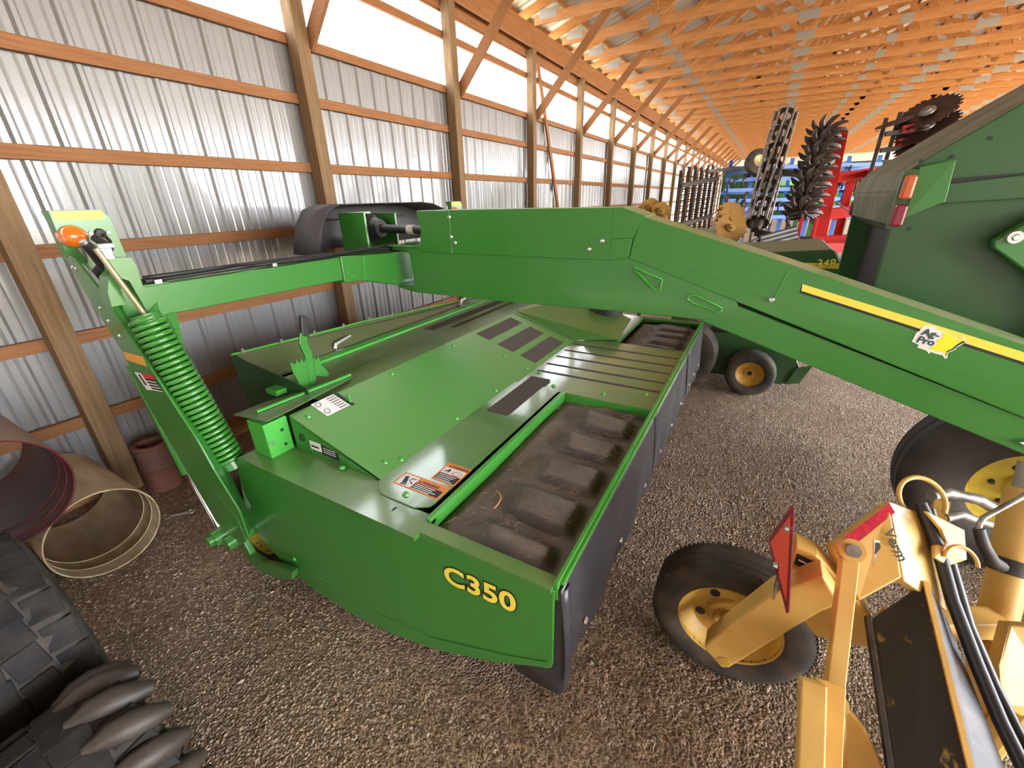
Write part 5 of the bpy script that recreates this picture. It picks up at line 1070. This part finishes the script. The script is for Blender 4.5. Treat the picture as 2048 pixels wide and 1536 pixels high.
cp_(MB().lathe([(.14, -.07), (.11, 0), (0, 0), (0, .03), (.14, .07)], (11.42, .38, 2.72), (-.75, -.35, .4), 24), 'wheel_rim', mat('rim_chrome_gold', (.5, .42, .2), .35, metal=.6), smooth=40)
cp_(MB().beam((11.42, .38, 2.72), (11.9, .25, 2.62), .08, .08), 'wheel_arm', IRON)
for u in (.1, .9): cp_(MB().box(11.5 + 1.2 * u, 12.1 + 1.2 * u, .75 - 2.8 * u, .95 - 2.8 * u, 0, .45), 'stand_foot', BLUE)
cp_(MB().beam((11.15, 1.35, 2.60), (11.9, .6, 2.66), .06, .06), 'wing_arm', IRON)

# ============================================================ GREEN PLANTER far behind
gp_ = thing('planter', 'green and yellow planter standing far behind the red tool', 'planter', (15, -1.2, 0))
bpy.context.view_layer.update()
def gg(mb, name, m, **k): return keep(mb.build(name, m, None, **k), gp_)
gg(MB().beam((14.3, -.1, 2.40), (15.4, -2.4, 2.40), .16, .20), 'main_bar', GREEN_B)
gg(MB().beam((14.3, -.1, 2.12), (15.4, -2.4, 2.12), .10, .06), 'marker_bar', YELLOW)
for i in range(6):
    u = (i + .5) / 6; x = 14.35 + 1.1 * u; y = -.1 - 2.3 * u
    gg(MB().prism([(x - .16, 1.75), (x + .16, 1.75), (x + .20, 2.30), (x - .20, 2.30)], 'y', y - .14, y + .14), 'seed_box', GREEN_B, bevel=.02)
    gg(MB().beam((x, y, .1), (x + .05, y, 1.8), .10, .12, (1, 0, 0)), 'row_unit', GREEN_O)
    gg(MB().disc((x - .1, y, .22), (.2, 1, 0), .22, .03, 20), 'gauge_wheel', RUBBER)
# invented dark drill shape, added to stand in for the clutter back there
dr = thing('clutter_stand_in', 'long dark made-up drill shape standing in for clutter behind the blue frame', 'clutter stand-in', (18.5, -.5, 0))
bpy.context.view_layer.update()
def dd2(mb, name, m, **k): return keep(mb.build(name, m, None, **k), dr)
dd2(MB().prism([(17.6, 1.3), (18.6, 1.3), (18.9, 2.85), (17.4, 2.85)], 'y', -4.5, 1.6), 'clutter_box', GREEN_O, bevel=.02)
dd2(MB().box(17.3, 19.0, -4.55, 1.65, 2.85, 2.93), 'clutter_lid', BLACK_M, bevel=.01)
for i in range(24):
    y = 1.4 - .25 * i; dd2(MB().tube([(17.7, y, 1.35), (17.4, y, .9), (17.5, y, .3)], .05, 7), 'clutter_tube', BLACK_M, smooth=50)
    dd2(MB().disc((17.45, y, .20), (.15, 1, 0), .20, .02, 16), 'clutter_disc', IRON)
for y in (-4.4, 1.5): dd2(MB().disc((18.4, y, .55), (0, 1, 0), .55, .25, 28), 'clutter_tyre', RUBBER)
# low green trailer bed behind the tongue
gt = thing('wagon', 'flat dusty green wagon bed strewn with tan debris behind the tongue', 'wagon', (9.9, .95, 0))
bpy.context.view_layer.update()
keep(MB().box(8.9, 11.0, .40, 1.55, 1.28, 1.42).build('wagon_bed', mat('wagon_green', (.05, .10, .05), .6, dust=(.28, .22, .14), dustamt=.5), None, bevel=.01), gt)
for x in (9.1, 10.8):
    for y in (.5, 1.45):
        keep(MB().beam((x, y, .05), (x, y, 1.3), .1, .1, (1, 0, 0)).build('wagon_leg', GREEN_O, None), gt)
# ============================================================ loose stones and straw on the floor (uncountable)
rnd = random.Random(11)
def footprint_ok(x, y):
    return not (.90 < x < 4.6 and .5 < y < 2.6)
ST1 = mat('pale_stone', (.52, .41, .29), .75, col2=(.30, .20, .12), nscale=30, namt=.7)
ico = []
b = bmesh.new(); bmesh.ops.create_icosphere(b, subdivisions=1, radius=1.0); iv = [v.co.copy() for v in b.verts]; b.faces.ensure_lookup_table(); ifc = [tuple(v.index for v in f.verts) for f in b.faces]; b.free()
oct_v = [Vector(p) for p in ((1, 0, 0), (-1, 0, 0), (0, 1, 0), (0, -1, 0), (0, 0, 1), (0, 0, -1))]
oct_f = [(0, 2, 4), (2, 1, 4), (1, 3, 4), (3, 0, 4), (2, 0, 5), (1, 2, 5), (3, 1, 5), (0, 3, 5)]
V = []; Fc = []
n = 0
while n < 60000:
    d = rnd.random() ** 1.6 * 6.5; a = rnd.uniform(-1.0, 1.9); x = d * math.cos(a) + .2; y = d * math.sin(a)
    if y > 4.1 or not footprint_ok(x, y) or x < -1: 
        continue
    n += 1; s = rnd.uniform(.0025, .0075) * (1.7 if rnd.random() < .04 else 1); rz = rnd.uniform(0, 6.28); c, si = math.cos(rz), math.sin(rz)
    o = len(V); sx, sy, sz = s * rnd.uniform(.8, 1.5), s * rnd.uniform(.7, 1.1), s * rnd.uniform(.5, .8)
    for v in oct_v:
        q = (v.x * sx + rnd.uniform(-.2, .2) * s, v.y * sy + rnd.uniform(-.2, .2) * s, v.z * sz)
        V.append((x + q[0] * c - q[1] * si, y + q[0] * si + q[1] * c, q[2] + sz * .35))
    Fc += [tuple(i + o for i in f) for f in oct_f]
m = MB(); m.v = V; m.f = Fc; m.mi = [0] * len(Fc)
st = m.build('loose_gravel', ST1, None); st['kind'] = 'stuff'; st.parent = floor
m = MB(); n = 0
while n < 8000:
    if rnd.random() < .6: x = rnd.gauss(1.0, .55); y = rnd.gauss(.25, .55)
    else: x = rnd.uniform(.2, 5.0); y = rnd.uniform(-1.6, 3.2)
    if y > 4.1 or (1.0 < x < 4.5 and .55 < y < 2.5): continue
    n += 1; a = rnd.uniform(0, 6.28); L_ = rnd.uniform(.02, .09) * (1.8 if rnd.random() < .04 else 1); bend = rnd.uniform(-.6, .6); h = rnd.uniform(.0, .018)
    p0 = Vector((x, y, .006)); p1 = p0 + Vector((math.cos(a) * L_ * .5, math.sin(a) * L_ * .5, h)); p2 = p1 + Vector((math.cos(a + bend) * L_ * .5, math.sin(a + bend) * L_ * .5, rnd.uniform(-.004, .01)))
    p2.z = max(p2.z, .004); m.tube([p0, p1, p2], .0009, 3, caps=False)
sw = m.build('straw_litter', mat('dry_straw', (.50, .36, .21), .7, col2=(.28, .18, .09), nscale=9, namt=.8), None); sw['kind'] = 'stuff'; sw.parent = floor
